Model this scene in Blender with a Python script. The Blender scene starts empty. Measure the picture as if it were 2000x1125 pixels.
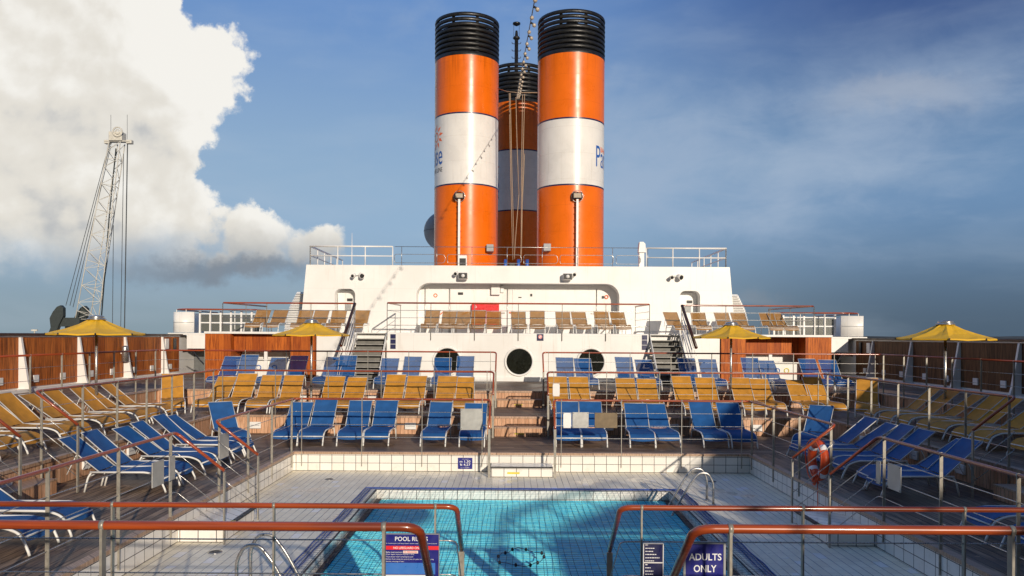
import bpy, bmesh, math, random
from mathutils import Vector, Matrix
random.seed(7)
PI = math.pi
R = math.radians
C0 = 0.235                      # ship centre line (camera stands slightly to port of it)
ZP, Z1, Z2, Z3, ZU = -3.10, -2.665, -2.175, -1.71, 0.10   # pool deck, terraces 1-3, upper deck
SC = bpy.context.scene
COL = SC.collection
EYE = 656.0
SUN_AZ, SUN_EL = 19.0, 15.0     # sun behind the camera to the right


def W(px, py, Y):
    """point at depth Y seen at photo pixel (px, py)"""
    x = px + .006 * (py - 562)
    y = py - .006 * (px - 1000)
    return Vector(((x - 1000) * Y / 1540, Y, (EYE - y) * Y / 1540))


# ------------------------------------------------------------------ materials
M = {}


class NT:
    def __init__(s, name):
        s.m = bpy.data.materials.new(name)
        s.m.use_nodes = True
        s.t = s.m.node_tree
        s.n = s.t.nodes
        s.b = s.n['Principled BSDF']
        s.out = s.n['Material Output']
        M[name] = s.m

    def link(s, a, b):
        s.t.links.new(a, b)

    def val(s, x):
        return x

    def put(s, sock, v):
        if hasattr(v, 'is_output') or isinstance(v, bpy.types.NodeSocket):
            s.t.links.new(v, sock)
        elif v is not None:
            if sock.type == 'RGBA' and len(v) == 3:
                v = (*v, 1)
            sock.default_value = v

    def math(s, op, a, b=0.0, c=None, clamp=False):
        n = s.n.new('ShaderNodeMath')
        n.operation = op
        n.use_clamp = clamp
        s.put(n.inputs[0], a)
        s.put(n.inputs[1], b)
        if c is not None:
            s.put(n.inputs[2], c)
        return n.outputs[0]

    def vmath(s, op, a, b=None, sc=None):
        n = s.n.new('ShaderNodeVectorMath')
        n.operation = op
        s.put(n.inputs[0], a)
        if b is not None:
            s.put(n.inputs[1], b)
        if sc is not None:
            s.put(n.inputs[3], sc)
        return n.outputs['Value'] if op in ('DISTANCE', 'LENGTH', 'DOT_PRODUCT') else n.outputs[0]

    def mix(s, f, a, b, mode='MIX'):
        n = s.n.new('ShaderNodeMix')
        n.data_type = 'RGBA'
        n.blend_type = mode
        s.put(n.inputs[0], f)
        s.put(n.inputs[6], a)
        s.put(n.inputs[7], b)
        return n.outputs[2]

    def pos(s):
        return s.n.new('ShaderNodeNewGeometry').outputs['Position']

    def objc(s):
        return s.n.new('ShaderNodeTexCoord').outputs['Object']

    def sep(s, v):
        n = s.n.new('ShaderNodeSeparateXYZ')
        s.put(n.inputs[0], v)
        return n.outputs

    def comb(s, x, y, z):
        n = s.n.new('ShaderNodeCombineXYZ')
        for i, v in enumerate((x, y, z)):
            s.put(n.inputs[i], v)
        return n.outputs[0]

    def noise(s, v, scale, detail=4, rough=.55, dist=0.0):
        n = s.n.new('ShaderNodeTexNoise')
        s.put(n.inputs['Vector'], v)
        n.inputs['Scale'].default_value = scale
        n.inputs['Detail'].default_value = detail
        n.inputs['Roughness'].default_value = rough
        n.inputs['Distortion'].default_value = dist
        return n.outputs[0]

    def white(s, v):
        n = s.n.new('ShaderNodeTexWhiteNoise')
        n.noise_dimensions = '3D'
        s.put(n.inputs[0], v)
        return n.outputs[0]

    def ramp(s, f, a, b, lo=0.0, hi=1.0, smooth=True):
        n = s.n.new('ShaderNodeMapRange')
        n.interpolation_type = 'SMOOTHSTEP' if smooth else 'LINEAR'
        s.put(n.inputs[0], f)
        s.put(n.inputs[1], a)
        s.put(n.inputs[2], b)
        n.inputs[3].default_value = lo
        n.inputs[4].default_value = hi
        return n.outputs[0]

    def bump(s, h, strength=.3, dist=.01):
        n = s.n.new('ShaderNodeBump')
        n.inputs['Strength'].default_value = strength
        n.inputs['Distance'].default_value = dist
        s.put(n.inputs['Height'], h)
        s.link(n.outputs[0], s.b.inputs['Normal'])

    def set(s, **k):
        nm = dict(col='Base Color', rough='Roughness', metal='Metallic', coat='Coat Weight', coatr='Coat Roughness', spec='Specular IOR Level', alpha='Alpha')
        for a, v in k.items():
            s.put(s.b.inputs[nm[a]], v)


def plain(name, col, rough=.5, metal=0.0, var=.12, scale=3.0, coat=0.0, world=False, dirt=None, spec=.5, grime=0.0, rvar=.1):
    t = NT(name)
    p = t.pos() if world else t.objc()
    n = t.noise(p, scale, 5, .6)
    f = t.ramp(n, .3, .7)
    lo = tuple(c * (1 - var) for c in col)
    hi = tuple(min(1, c * (1 + var * .6)) for c in col)
    c = t.mix(f, lo, hi)
    if grime:
        x, y, z = t.sep(p)
        st = t.noise(t.comb(t.math('MULTIPLY', x, 7), t.math('MULTIPLY', y, 7), t.math('MULTIPLY', z, .5)), 1.0, 5, .65)
        c = t.mix(t.math('MULTIPLY', t.ramp(st, .5, .78), grime), c, dirt or (.3, .22, .14))
    t.set(col=c, rough=t.ramp(t.noise(p, scale * 4, 3), .3, .7, max(.02, rough - rvar), min(1, rough + rvar)), metal=metal, coat=coat, spec=spec)
    return t


def white_paint():
    t = NT('white_paint')
    p = t.pos()
    x, y, z = t.sep(p)
    n = t.noise(p, .8, 5, .6)
    c = t.mix(t.ramp(n, .3, .7), (.80, .785, .755), (.85, .84, .815))
    a = t.math('DIVIDE', t.math('ADD', x, y), 1.85)
    b = t.math('DIVIDE', z, .97)
    g = t.math('MAXIMUM', t.math('LESS_THAN', t.math('FRACT', a), .009), t.math('LESS_THAN', t.math('FRACT', b), .014))
    c = t.mix(t.math('MULTIPLY', g, .16), c, (.35, .33, .30))
    r = t.white(t.comb(t.math('FLOOR', a), t.math('FLOOR', b), 2))
    c = t.mix(t.math('MULTIPLY', r, .09), c, (.62, .60, .56))
    st = t.noise(t.comb(t.math('MULTIPLY', x, 6), t.math('MULTIPLY', y, 6), t.math('MULTIPLY', z, .45)), 1.0, 6, .7)
    c = t.mix(t.math('MULTIPLY', t.ramp(st, .52, .80), .26), c, (.42, .30, .18))
    sp = t.noise(p, 5.0, 6, .75)
    c = t.mix(t.math('MULTIPLY', t.ramp(sp, .66, .78), .35), c, (.40, .26, .14))
    t.set(col=c, rough=t.ramp(n, .3, .7, .28, .42))
    t.bump(t.noise(p, 1.3, 3), .12, .03)


white_paint()
plain('white_plastic', (.8, .79, .76), .4, var=.05)
plain('frame_white', (.8, .79, .75), .35, var=.05)
plain('frame_grey', (.58, .57, .54), .4, var=.08)
plain('steel', (.46, .45, .43), .30, .8, var=.12, scale=14)
plain('post_steel', (.34, .315, .265), .45, .3, var=.18, scale=11)
plain('dark_metal', (.03, .03, .032), .5, .2, var=.3)
plain('black_paint', (.011, .011, .011), .42, var=.3, scale=2)
plain('soot_inside', (.004, .004, .004), .9, var=.2)
plain('grey_paint', (.33, .34, .34), .5, var=.1)
plain('crane_white', (.62, .60, .54), .5, var=.15)
plain('crane_dark', (.035, .045, .045), .6, var=.2)
plain('rope', (.42, .30, .20), .8, var=.2, scale=30)
plain('cable', (.06, .07, .08), .5, var=.2)
plain('navy', (.018, .02, .20), .35, var=.06)
plain('navy_dark', (.012, .014, .07), .35, var=.06)
plain('sign_blue', (.05, .19, .58), .35, var=.05)
plain('sign_red', (.80, .03, .04), .35, var=.05)
plain('sign_pale', (.85, .72, .66), .4, var=.05)
plain('letter_white', (.85, .85, .85), .5, var=.02)
plain('letter_blue', (.02, .11, .42), .3, var=.04)
plain('letter_black', (.012, .014, .03), .3, var=.04)
plain('letter_orange', (.86, .15, .02), .3, var=.04)
plain('red_paint', (.68, .02, .025), .35, var=.1)
plain('buoy_orange', (.72, .085, .015), .5, var=.12, scale=9)
plain('blue_drum', (.02, .10, .42), .4, var=.2)
plain('bulb_glass', (.50, .41, .31), .15, var=.1)
plain('glass_dark', (.012, .013, .009), .08, var=.3, spec=.4)
plain('riser_grey', (.17, .165, .15), .6, var=.2, scale=6)
plain('tread_grey', (.30, .29, .265), .6, var=.2, scale=6)
plain('yellow_mark', (.72, .60, .05), .5, var=.1)
plain('steel_plate', (.46, .45, .42), .38, .35, var=.16, scale=3, rvar=.03)
plain('brown_plate', (.17, .12, .065), .5, .2, var=.2, scale=7)
def funnel_paint(name, col, lo):
    t = NT(name)
    p = t.pos()
    x, y, z = t.sep(p)
    n = t.noise(p, .9, 5, .6)
    c = t.mix(t.ramp(n, .3, .7), tuple(v * .93 for v in col), tuple(v * 1.04 for v in col))
    st = t.noise(t.comb(t.math('MULTIPLY', x, 8), t.math('MULTIPLY', y, 8), t.math('MULTIPLY', z, .35)), 1.0, 6, .68)
    c = t.mix(t.math('MULTIPLY', t.ramp(st, .52, .78), .30), c, lo)
    b = t.math('FRACT', t.math('DIVIDE', z, 1.22))
    seam = t.math('LESS_THAN', b, .016)
    c = t.mix(t.math('MULTIPLY', seam, .22), c, lo)
    soot = t.math('MULTIPLY', t.ramp(z, 11.8, 13.8), t.ramp(st, .40, .70))
    c = t.mix(t.math('MULTIPLY', soot, .45), c, tuple(v * .35 for v in col))
    t.set(col=c, rough=t.ramp(n, .3, .7, .24, .36), coat=.05, spec=.3)
    t.bump(t.math('ADD', t.math('MULTIPLY', t.noise(p, .9, 3), 1.0), t.math('MULTIPLY', seam, -.2)), .10, .05)


funnel_paint('funnel_orange', (.78, .150, .006), (.34, .045, .002))
funnel_paint('funnel_white', (.75, .73, .70), (.42, .36, .29))
plain('umbrella_yellow', (.80, .46, .02), .6, var=.06, scale=6)
plain('net_cord', (.006, .022, .06), .8, var=.2, spec=.1)
plain('net_border', (.05, .10, .36), .8, var=.35, scale=14, world=True)


def net_strip():
    t = NT('net_strip')
    p = t.pos()
    x, y, z = t.sep(p)
    w1 = t.math('LESS_THAN', t.math('FRACT', t.math('MULTIPLY', t.math('ADD', x, y), 34)), .16)
    w2 = t.math('LESS_THAN', t.math('FRACT', t.math('MULTIPLY', t.math('SUBTRACT', x, y), 34)), .16)
    t.set(col=(.12, .20, .48), rough=.8, alpha=t.math('MAXIMUM', w1, w2))


net_strip()
plain('black_edge', (.012, .012, .014), .5, var=.2)
plain('bar_inside', (.78, .77, .73), .5, var=.05, world=True)
plain('quay', (.22, .21, .20), .9, var=.2, scale=.05, world=True)
plain('shade_grey', (.12, .125, .125), .5, var=.15)


def fabric(name, col, sheer=0.0):
    t = NT(name)
    p = t.objc()
    n = t.noise(p, 5, 4)
    x, y, z = t.sep(p)
    wv = t.math('MULTIPLY', t.math('SINE', t.math('MULTIPLY', x, 900)), t.math('SINE', t.math('MULTIPLY', y, 900)))
    c = t.mix(t.ramp(n, .3, .7), tuple(v * .86 for v in col), tuple(v * 1.1 for v in col))
    oi = t.n.new('ShaderNodeObjectInfo').outputs['Random']
    c = t.mix(t.math('MULTIPLY', oi, .22), c, tuple(v * .55 + .06 for v in col))
    sn = t.noise(t.vmath('ADD', p, t.comb(t.math('MULTIPLY', oi, 40), 0, 0)), 2.6, 5, .65)
    c = t.mix(t.math('MULTIPLY', t.ramp(sn, .5, .72), .30), c, tuple(v * .5 for v in col))
    t.set(col=c, rough=.62, spec=.3)
    t.bump(wv, .15, .001)
    tr = t.n.new('ShaderNodeBsdfTranslucent')
    t.put(tr.inputs[0], c)
    m1 = t.n.new('ShaderNodeMixShader')
    m1.inputs[0].default_value = .16
    t.link(t.b.outputs[0], m1.inputs[1])
    t.link(tr.outputs[0], m1.inputs[2])
    o = m1.outputs[0]
    if sheer:
        tp = t.n.new('ShaderNodeBsdfTransparent')
        m2 = t.n.new('ShaderNodeMixShader')
        m2.inputs[0].default_value = sheer
        t.link(o, m2.inputs[1])
        t.link(tp.outputs[0], m2.inputs[2])
        o = m2.outputs[0]
    t.link(o, t.out.inputs[0])


fabric('blue_sling', (.016, .112, .34))
fabric('blue_mesh', (.014, .108, .34), .10)
fabric('yellow_sling', (.64, .295, .034))
fabric('tan_sling', (.42, .205, .045), .08)


def planks(name, axis, width, cols, gap, rough, wet=0.0, grain_axis=None, gapw=.06, coat=0.0, end=0.0, gs=40, spec=.5):
    """boards laid side by side across `axis` ('x','y','s' = x+y)"""
    t = NT(name)
    p = t.pos()
    x, y, z = t.sep(p)
    a = {'x': x, 'y': y, 's': t.math('ADD', x, y)}[axis]
    u = t.math('DIVIDE', a, width)
    cell = t.math('FLOOR', u)
    fr = t.math('FRACT', u)
    g = t.math('LESS_THAN', fr, gapw)
    if axis == 'x':
        along, q = y, t.comb(t.math('MULTIPLY', x, gs), t.math('MULTIPLY', y, gs / 14), 0)
    elif axis == 'y':
        along, q = x, t.comb(t.math('MULTIPLY', x, gs / 14), t.math('MULTIPLY', y, gs), 0)
    else:
        along, q = z, t.comb(t.math('MULTIPLY', a, gs), 0, t.math('MULTIPLY', z, gs / 12))
    seg = t.math('FLOOR', t.math('ADD', t.math('DIVIDE', along, 2.3), t.math('MULTIPLY', t.white(t.comb(cell, 3, 1)), 5)))
    r = t.white(t.comb(cell, seg if end else 0, 7))
    gr = t.noise(q, 1.0, 5, .65)
    c = t.mix(r, cols[0], cols[1])
    c = t.mix(t.math('MULTIPLY', t.ramp(gr, .40, .66), .85), c, cols[2])
    rg = rough
    if wet:
        wn = t.noise(t.vmath('MULTIPLY', p, (.55, .55, .55)), 1.0, 6, .62)
        wm = t.ramp(wn, .44, .60)
        c = t.mix(t.math('MULTIPLY', wm, wet), c, tuple(v * .33 for v in cols[0]))
        rg = t.mix(wm, (rough,) * 3, (rough * .62,) * 3)
        pale = t.ramp(t.noise(p, 2.3, 6, .7), .58, .72)
        c = t.mix(t.math('MULTIPLY', pale, .45), c, tuple(min(1, v * 1.9) for v in cols[1]))
    c = t.mix(g, c, gap)
    t.set(col=c, rough=rg, coat=coat, spec=spec)
    t.bump(t.math('SUBTRACT', t.math('MULTIPLY', gr, .4), g), .5, .004)


for nm_, ax_ in (('teak_x', 'y'), ('teak_y', 'x')):
    planks(nm_, ax_, .14, ((.19, .118, .072), (.42, .29, .19), (.075, .045, .03)), (.008, .006, .005), .62, wet=.62, end=1, gapw=.10, gs=22, spec=.22)
planks('riser_boards', 's', .105, ((.74, .45, .28), (.55, .30, .165), (.36, .17, .085)), (.05, .025, .014), .5, gapw=.07)
planks('edge_wood', 's', 1.1, ((.58, .40, .28), (.46, .30, .20), (.22, .13, .08)), (.1, .06, .04), .5, gapw=.01)
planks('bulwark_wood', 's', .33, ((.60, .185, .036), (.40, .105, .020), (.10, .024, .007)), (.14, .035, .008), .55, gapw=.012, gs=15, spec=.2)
planks('bulwark_wood_shaded', 's', .33, ((.22, .105, .045), (.15, .070, .030), (.05, .022, .010)), (.06, .03, .012), .6, gapw=.012, gs=15, spec=.2)  # darker copy of bulwark_wood, the right side's shade put into the colour
planks('bar_wood', 's', .26, ((.56, .15, .022), (.34, .075, .012), (.20, .038, .008)), (.10, .02, .005), .55, gapw=.02, gs=18, spec=.2)


def handrail_mat():
    t = NT('handrail_wood')
    p = t.pos()
    n = t.noise(t.vmath('MULTIPLY', p, (2.2, 2.2, 55)), 1.0, 5, .6)
    w = t.noise(p, .45, 3)
    c = t.mix(t.ramp(n, .3, .72), (.42, .078, .015), (.24, .038, .010))
    c = t.mix(t.math('MULTIPLY', t.ramp(w, .45, .66), .6), c, (.10, .018, .008))
    t.set(col=c, rough=t.ramp(n, .3, .7, .25, .42), coat=.5, coatr=.12)


handrail_mat()
plain('cap_wood', (.045, .016, .010), .4, var=.3, scale=2)


def wall_tile():
    t = NT('wall_tile')
    p = t.pos()
    x, y, z = t.sep(p)
    a = t.math('DIVIDE', t.math('ADD', x, y), .272)
    b = t.math('DIVIDE', t.math('ADD', z, 3.1), .178)
    g = t.math('MAXIMUM', t.math('LESS_THAN', t.math('FRACT', a), .045), t.math('LESS_THAN', t.math('FRACT', b), .06))
    r = t.white(t.comb(t.math('FLOOR', a), t.math('FLOOR', b), 0))
    c = t.mix(r, (.80, .765, .70), (.86, .83, .77))
    st = t.noise(p, 3.0, 6, .7)
    c = t.mix(t.math('MULTIPLY', t.ramp(st, .52, .75), .35), c, (.52, .44, .34))
    c = t.mix(g, c, (.075, .065, .06))
    t.set(col=c, rough=t.mix(g, (.14,) * 3, (.8,) * 3))
    t.bump(t.math('SUBTRACT', 1.0, g), .4, .003)


wall_tile()


def deck_tile():
    t = NT('deck_tile')
    p = t.pos()
    x, y, z = t.sep(p)
    a = t.math('DIVIDE', x, .135)
    row = t.math('DIVIDE', y, .27)
    col = t.math('FLOOR', a)
    b = t.math('ADD', row, t.math('MULTIPLY', t.math('MODULO', col, 2.0), .5))
    g1 = t.math('LESS_THAN', t.math('FRACT', a), .10)
    g2 = t.math('LESS_THAN', t.math('FRACT', b), .03)
    ra = t.white(t.comb(col, t.math('FLOOR', b), 0))
    c = t.mix(ra, (.84, .77, .60), (.94, .875, .70))
    cl = t.noise(p, .9, 3)
    odd = t.math('GREATER_THAN', t.math('ADD', ra, t.math('MULTIPLY', t.ramp(cl, .5, .72), .16)), .985)
    c = t.mix(odd, c, (.90, .88, .83))
    st = t.noise(p, 1.1, 7, .68)
    c = t.mix(t.math('MULTIPLY', t.ramp(st, .48, .72), .38), c, (.60, .54, .43))
    sp = t.noise(p, 8.0, 5, .7)
    c = t.mix(t.math('MULTIPLY', t.ramp(sp, .66, .78), .6), c, (.22, .21, .21))
    gn = t.ramp(t.noise(p, 1.7, 4, .6), .35, .65, .45, 1.0)
    c = t.mix(t.math('MULTIPLY', g1, gn), c, (.24, .225, .21))
    c = t.mix(t.math('MULTIPLY', g2, .5), c, (.25, .24, .24))
    wt = t.ramp(t.noise(t.vmath('MULTIPLY', p, (1, .8, 1)), .75, 6, .62), .55, .66)
    c = t.mix(t.math('MULTIPLY', wt, .25), c, (.40, .37, .33))
    t.set(col=c, rough=t.mix(wt, (.5,) * 3, (.16,) * 3))
    t.bump(t.math('SUBTRACT', 1.0, g1), .3, .003)


deck_tile()


def pool_tile():
    t = NT('pool_tile')
    p = t.pos()
    x, y, z = t.sep(p)
    a = t.math('DIVIDE', x, .14)
    b = t.math('DIVIDE', t.math('SUBTRACT', y, z), .28)
    g = t.math('MAXIMUM', t.math('LESS_THAN', t.math('FRACT', a), .06), t.math('LESS_THAN', t.math('FRACT', b), .03))
    n = t.noise(t.vmath('MULTIPLY', p, (1, 3.2, 1)), 1.6, 5, .6, .6)
    c = t.mix(t.ramp(n, .3, .7), (.20, .78, .90), (.34, .90, .96))
    c = t.mix(t.math('MULTIPLY', g, .45), c, (.03, .28, .45))
    t.set(col=c, rough=.4)


pool_tile()


def water_mat():
    t = NT('pool_water')
    p = t.pos()
    n1 = t.noise(t.vmath('MULTIPLY', p, (1.6, 4.6, 1)), 2.2, 4, .6, .5)
    n2 = t.noise(t.vmath('MULTIPLY', p, (1.0, 2.2, 1)), 1.0, 2)
    bp = t.n.new('ShaderNodeBump')
    bp.inputs['Strength'].default_value = .35
    bp.inputs['Distance'].default_value = .05
    t.link(t.math('ADD', n1, n2), bp.inputs['Height'])
    tr = t.n.new('ShaderNodeBsdfTransparent')
    tr.inputs[0].default_value = (.40, .86, .97, 1)
    gl = t.n.new('ShaderNodeBsdfGlossy')
    gl.inputs['Roughness'].default_value = .06
    gl.inputs[0].default_value = (.9, .95, 1, 1)
    t.link(bp.outputs[0], gl.inputs['Normal'])
    fr = t.n.new('ShaderNodeFresnel')
    fr.inputs[0].default_value = 1.25
    t.link(bp.outputs[0], fr.inputs['Normal'])
    df = t.n.new('ShaderNodeBsdfDiffuse')
    n3_ = t.noise(t.vmath('MULTIPLY', p, (1.2, 5.5, 1)), 3.4, 5, .62, .8)
    t.put(df.inputs[0], t.mix(t.ramp(n3_, .34, .66), (.06, .70, 1.0), (.28, .97, 1.0)))
    nn = t.n.new('ShaderNodeBump')
    nn.inputs['Strength'].default_value = .25
    nn.inputs['Distance'].default_value = .05
    t.link(n1, nn.inputs['Height'])
    t.link(t.vmath('NORMALIZE', t.vmath("ADD", nn.outputs[0], (.13, -.5, 0))), df.inputs["Normal"])
    body = t.n.new('ShaderNodeMixShader')
    body.inputs[0].default_value = .97
    t.link(tr.outputs[0], body.inputs[1])
    t.link(df.outputs[0], body.inputs[2])
    mx = t.n.new('ShaderNodeMixShader')
    t.link(t.math('MULTIPLY', fr.outputs[0], .26, clamp=True), mx.inputs[0])
    t.link(body.outputs[0], mx.inputs[1])
    t.link(gl.outputs[0], mx.inputs[2])
    t.link(mx.outputs[0], t.out.inputs[0])


water_mat()


def sea_mat():
    t = NT('sea_water')
    p = t.pos()
    n = t.noise(t.vmath('MULTIPLY', p, (.02, .05, 1)), 1.0, 5)
    t.set(col=(.03, .055, .07), rough=.2)
    t.bump(n, .4, .5)


sea_mat()


def forest_mat():
    t = NT('far_forest')
    n = t.noise(t.pos(), .02, 6, .7)
    t.set(col=t.mix(t.ramp(n, .35, .65), (.022, .030, .034), (.05, .06, .062)), rough=.9)


forest_mat()


def tinted_glass():
    t = NT('tinted_glass')
    tp = t.n.new('ShaderNodeBsdfTransparent')
    tp.inputs[0].default_value = (.55, .58, .56, 1)
    t.set(col=(.16, .165, .15), rough=.25)
    m = t.n.new('ShaderNodeMixShader')
    m.inputs[0].default_value = .35
    t.link(t.b.outputs[0], m.inputs[1])
    t.link(tp.outputs[0], m.inputs[2])
    t.link(m.outputs[0], t.out.inputs[0])


tinted_glass()


# ------------------------------------------------------------------ mesh building
class MB:
    def __init__(s):
        s.v, s.f, s.sm = [], [], []

    def add(s, vs, fs, smooth=False):
        o = len(s.v)
        s.v += [tuple(v) for v in vs]
        s.f += [tuple(i + o for i in f) for f in fs]
        s.sm += [smooth] * len(fs)
        return s

    def box(s, x0, x1, y0, y1, z0, z1, bev=0.0):
        if bev:
            bm = bmesh.new()
            bmesh.ops.create_cube(bm, size=1)
            for v in bm.verts:
                v.co = Vector(((x0 + x1) / 2 + v.co.x * (x1 - x0), (y0 + y1) / 2 + v.co.y * (y1 - y0), (z0 + z1) / 2 + v.co.z * (z1 - z0)))
            bmesh.ops.bevel(bm, geom=list(bm.edges), offset=bev, segments=2, affect='EDGES', profile=.5)
            bm.verts.index_update()
            s.add([v.co for v in bm.verts], [[v.index for v in f.verts] for f in bm.faces])
            bm.free()
            return s
        v = [(x0, y0, z0), (x1, y0, z0), (x1, y1, z0), (x0, y1, z0), (x0, y0, z1), (x1, y0, z1), (x1, y1, z1), (x0, y1, z1)]
        return s.add(v, [(0, 3, 2, 1), (4, 5, 6, 7), (0, 1, 5, 4), (1, 2, 6, 5), (2, 3, 7, 6), (3, 0, 4, 7)])

    def obox(s, c, ax, ay, az):
        """oriented box: centre, three half-axis vectors"""
        c, ax, ay, az = map(Vector, (c, ax, ay, az))
        v = [c + ax * i + ay * j + az * k for k in (-1, 1) for (i, j) in ((-1, -1), (1, -1), (1, 1), (-1, 1))]
        return s.add(v, [(0, 3, 2, 1), (4, 5, 6, 7), (0, 1, 5, 4), (1, 2, 6, 5), (2, 3, 7, 6), (3, 0, 4, 7)])

    def tube(s, pts, r, n=8, closed=False, caps=True, flat=None):
        pts = [Vector(p) for p in pts]
        m = len(pts)
        rs = r if isinstance(r, (list, tuple)) else [r] * m
        vs, fs = [], []
        up = None
        for i, p in enumerate(pts):
            a = pts[i - 1] if (i or closed) else p
            b = pts[(i + 1) % m] if (i < m - 1 or closed) else p
            d = (b - a).normalized()
            if up is None:
                h = Vector((0, 0, 1)) if abs(d.z) < .9 else Vector((1, 0, 0))
                up = (h - d * h.dot(d)).normalized()
            else:
                up = up - d * up.dot(d)
                if up.length < 1e-4:
                    h = Vector((0, 0, 1)) if abs(d.z) < .9 else Vector((1, 0, 0))
                    up = h - d * h.dot(d)
                up.normalize()
            side = d.cross(up)
            k = 1.0
            if 0 < i < m - 1 or closed:
                d1, d2 = (p - a).normalized(), (b - p).normalized()
                k = 1 / max(.6, math.sqrt(max(.36, (1 + d1.dot(d2)) / 2)))
            for j in range(n):
                t = 2 * PI * (j + .5) / n
                cu, cs = math.cos(t), math.sin(t)
                f2 = flat or 1
                vs.append(p + (up * cu + side * cs * f2) * rs[i] * (k if m < 60 else 1))
        for i in range(m - (0 if closed else 1)):
            for j in range(n):
                a, b = i * n + j, i * n + (j + 1) % n
                c, d = ((i + 1) % m) * n + (j + 1) % n, ((i + 1) % m) * n + j
                fs.append((a, b, c, d))
        s.add(vs, fs, n > 4)
        if caps and not closed:
            o = len(s.v) - len(vs)
            s.f += [tuple(o + j for j in reversed(range(n))), tuple(o + (m - 1) * n + j for j in range(n))]
            s.sm += [False, False]
        return s

    def lathe(s, prof, c=(0, 0, 0), n=32, a0=0.0, a1=2 * PI, caps=False):
        cx, cy, cz = c
        full = abs(a1 - a0 - 2 * PI) < 1e-6
        k = n if full else n + 1
        vs, fs = [], []
        for (r, z) in prof:
            for j in range(k):
                t = a0 + (a1 - a0) * j / n
                vs.append((cx + r * math.cos(t), cy + r * math.sin(t), cz + z))
        for i in range(len(prof) - 1):
            for j in range(n):
                a, b = i * k + j, i * k + (j + 1) % k
                fs.append((a, b, b + k, a + k))
        return s.add(vs, fs, True)

    def prism(s, poly, y0, y1, axis='y'):
        """polygon of (x,z) extruded along y (axis 'y') or of (y,z) along x (axis 'x'), (x,y) along z"""
        n = len(poly)
        mk = {'y': lambda a, b, t: (a, t, b), 'x': lambda a, b, t: (t, a, b), 'z': lambda a, b, t: (a, b, t)}[axis]
        v = [mk(a, b, y0) for a, b in poly] + [mk(a, b, y1) for a, b in poly]
        return s.add(v, [tuple(range(n)), tuple(reversed(range(n, 2 * n)))] + [(i, i + n, (i + 1) % n + n, (i + 1) % n) for i in range(n)])

    def ball(s, c, r, n=12, m=8, sz=1.0):
        prof = [(max(1e-4, r * math.sin(PI * i / m)), -r * sz * math.cos(PI * i / m)) for i in range(m + 1)]
        return s.lathe(prof, c, n)

    def torus(s, c, Rr, r, axis='z', n=28, m=8):
        c = Vector(c)
        ex = {'z': (Vector((1, 0, 0)), Vector((0, 1, 0))), 'y': (Vector((1, 0, 0)), Vector((0, 0, 1))), 'x': (Vector((0, 1, 0)), Vector((0, 0, 1)))}[axis]
        return s.tube([c + ex[0] * Rr * math.cos(2 * PI * i / n) + ex[1] * Rr * math.sin(2 * PI * i / n) for i in range(n)], r, m, closed=True)

    def build(s, name, mat, parent=None, fix=True):
        me = bpy.data.meshes.new(name)
        vs = s.v
        if parent is not None and fix:
            l = wloc(parent)
            vs = [(a - l.x, b - l.y, c - l.z) for a, b, c in vs]
        me.from_pydata(vs, [], s.f)
        me.polygons.foreach_set('use_smooth', s.sm)
        me.materials.append(M[mat])
        bm = bmesh.new()
        bm.from_mesh(me)
        bmesh.ops.recalc_face_normals(bm, faces=bm.faces)
        bm.to_mesh(me)
        bm.free()
        o = bpy.data.objects.new(name, me)
        COL.objects.link(o)
        if parent is not None:
            o.parent = parent
        return o


def wloc(o):
    l = Vector((0, 0, 0))
    while o is not None:
        l = l + o.location
        o = o.parent
    return l


def tag(o, label=None, cat=None, group=None, kind=None):
    if label:
        o['label'] = label
    if cat:
        o['category'] = cat
    if group:
        o['group'] = group
    if kind:
        o['kind'] = kind
    return o


def thing(name, label, cat, loc=(0, 0, 0), group=None):
    o = bpy.data.objects.new(name, None)
    o.empty_display_size = .1
    COL.objects.link(o)
    o.location = loc
    return tag(o, label, cat, group)


def struct(name, mb, mat):
    return tag(mb.build(name, mat), kind='structure')


def copy_tree(o, parent=None):
    c = o.copy()
    COL.objects.link(c)
    c.parent = parent
    for ch in o.children:
        copy_tree(ch, c)
    return c


def rounded(pts, r, n=5):
    pts = [Vector(p) for p in pts]
    out = [pts[0]]
    for i in range(1, len(pts) - 1):
        a, p, b = pts[i - 1], pts[i], pts[i + 1]
        d1, d2 = (a - p), (b - p)
        k = min(r, d1.length * .45, d2.length * .45)
        q0, q1 = p + d1.normalized() * k, p + d2.normalized() * k
        for j in range(n + 1):
            t = j / n
            out.append(q0 * (1 - t) ** 2 + p * 2 * t * (1 - t) + q1 * t * t)
    out.append(pts[-1])
    return out


def text_mesh(body, bold=0.0, spacing=1.0):
    cu = bpy.data.curves.new('lettering', 'FONT')
    cu.body = body
    cu.align_x = 'LEFT'
    cu.offset = bold
    cu.space_character = spacing
    cu.resolution_u = 3
    o = bpy.data.objects.new('lettering', cu)
    COL.objects.link(o)
    bpy.context.view_layer.update()
    dg = bpy.context.evaluated_depsgraph_get()
    me = bpy.data.meshes.new_from_object(o.evaluated_get(dg))
    bpy.data.objects.remove(o)
    bpy.data.curves.remove(cu)
    vs = [v.co.copy() for v in me.vertices]
    fs = [tuple(p.vertices) for p in me.polygons]
    bpy.data.meshes.remove(me)
    x0, x1 = min(v.x for v in vs), max(v.x for v in vs)
    y0, y1 = min(v.y for v in vs), max(v.y for v in vs)
    return [((v.x - x0) / (x1 - x0), (v.y - y0) / (y1 - y0)) for v in vs], fs


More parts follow.
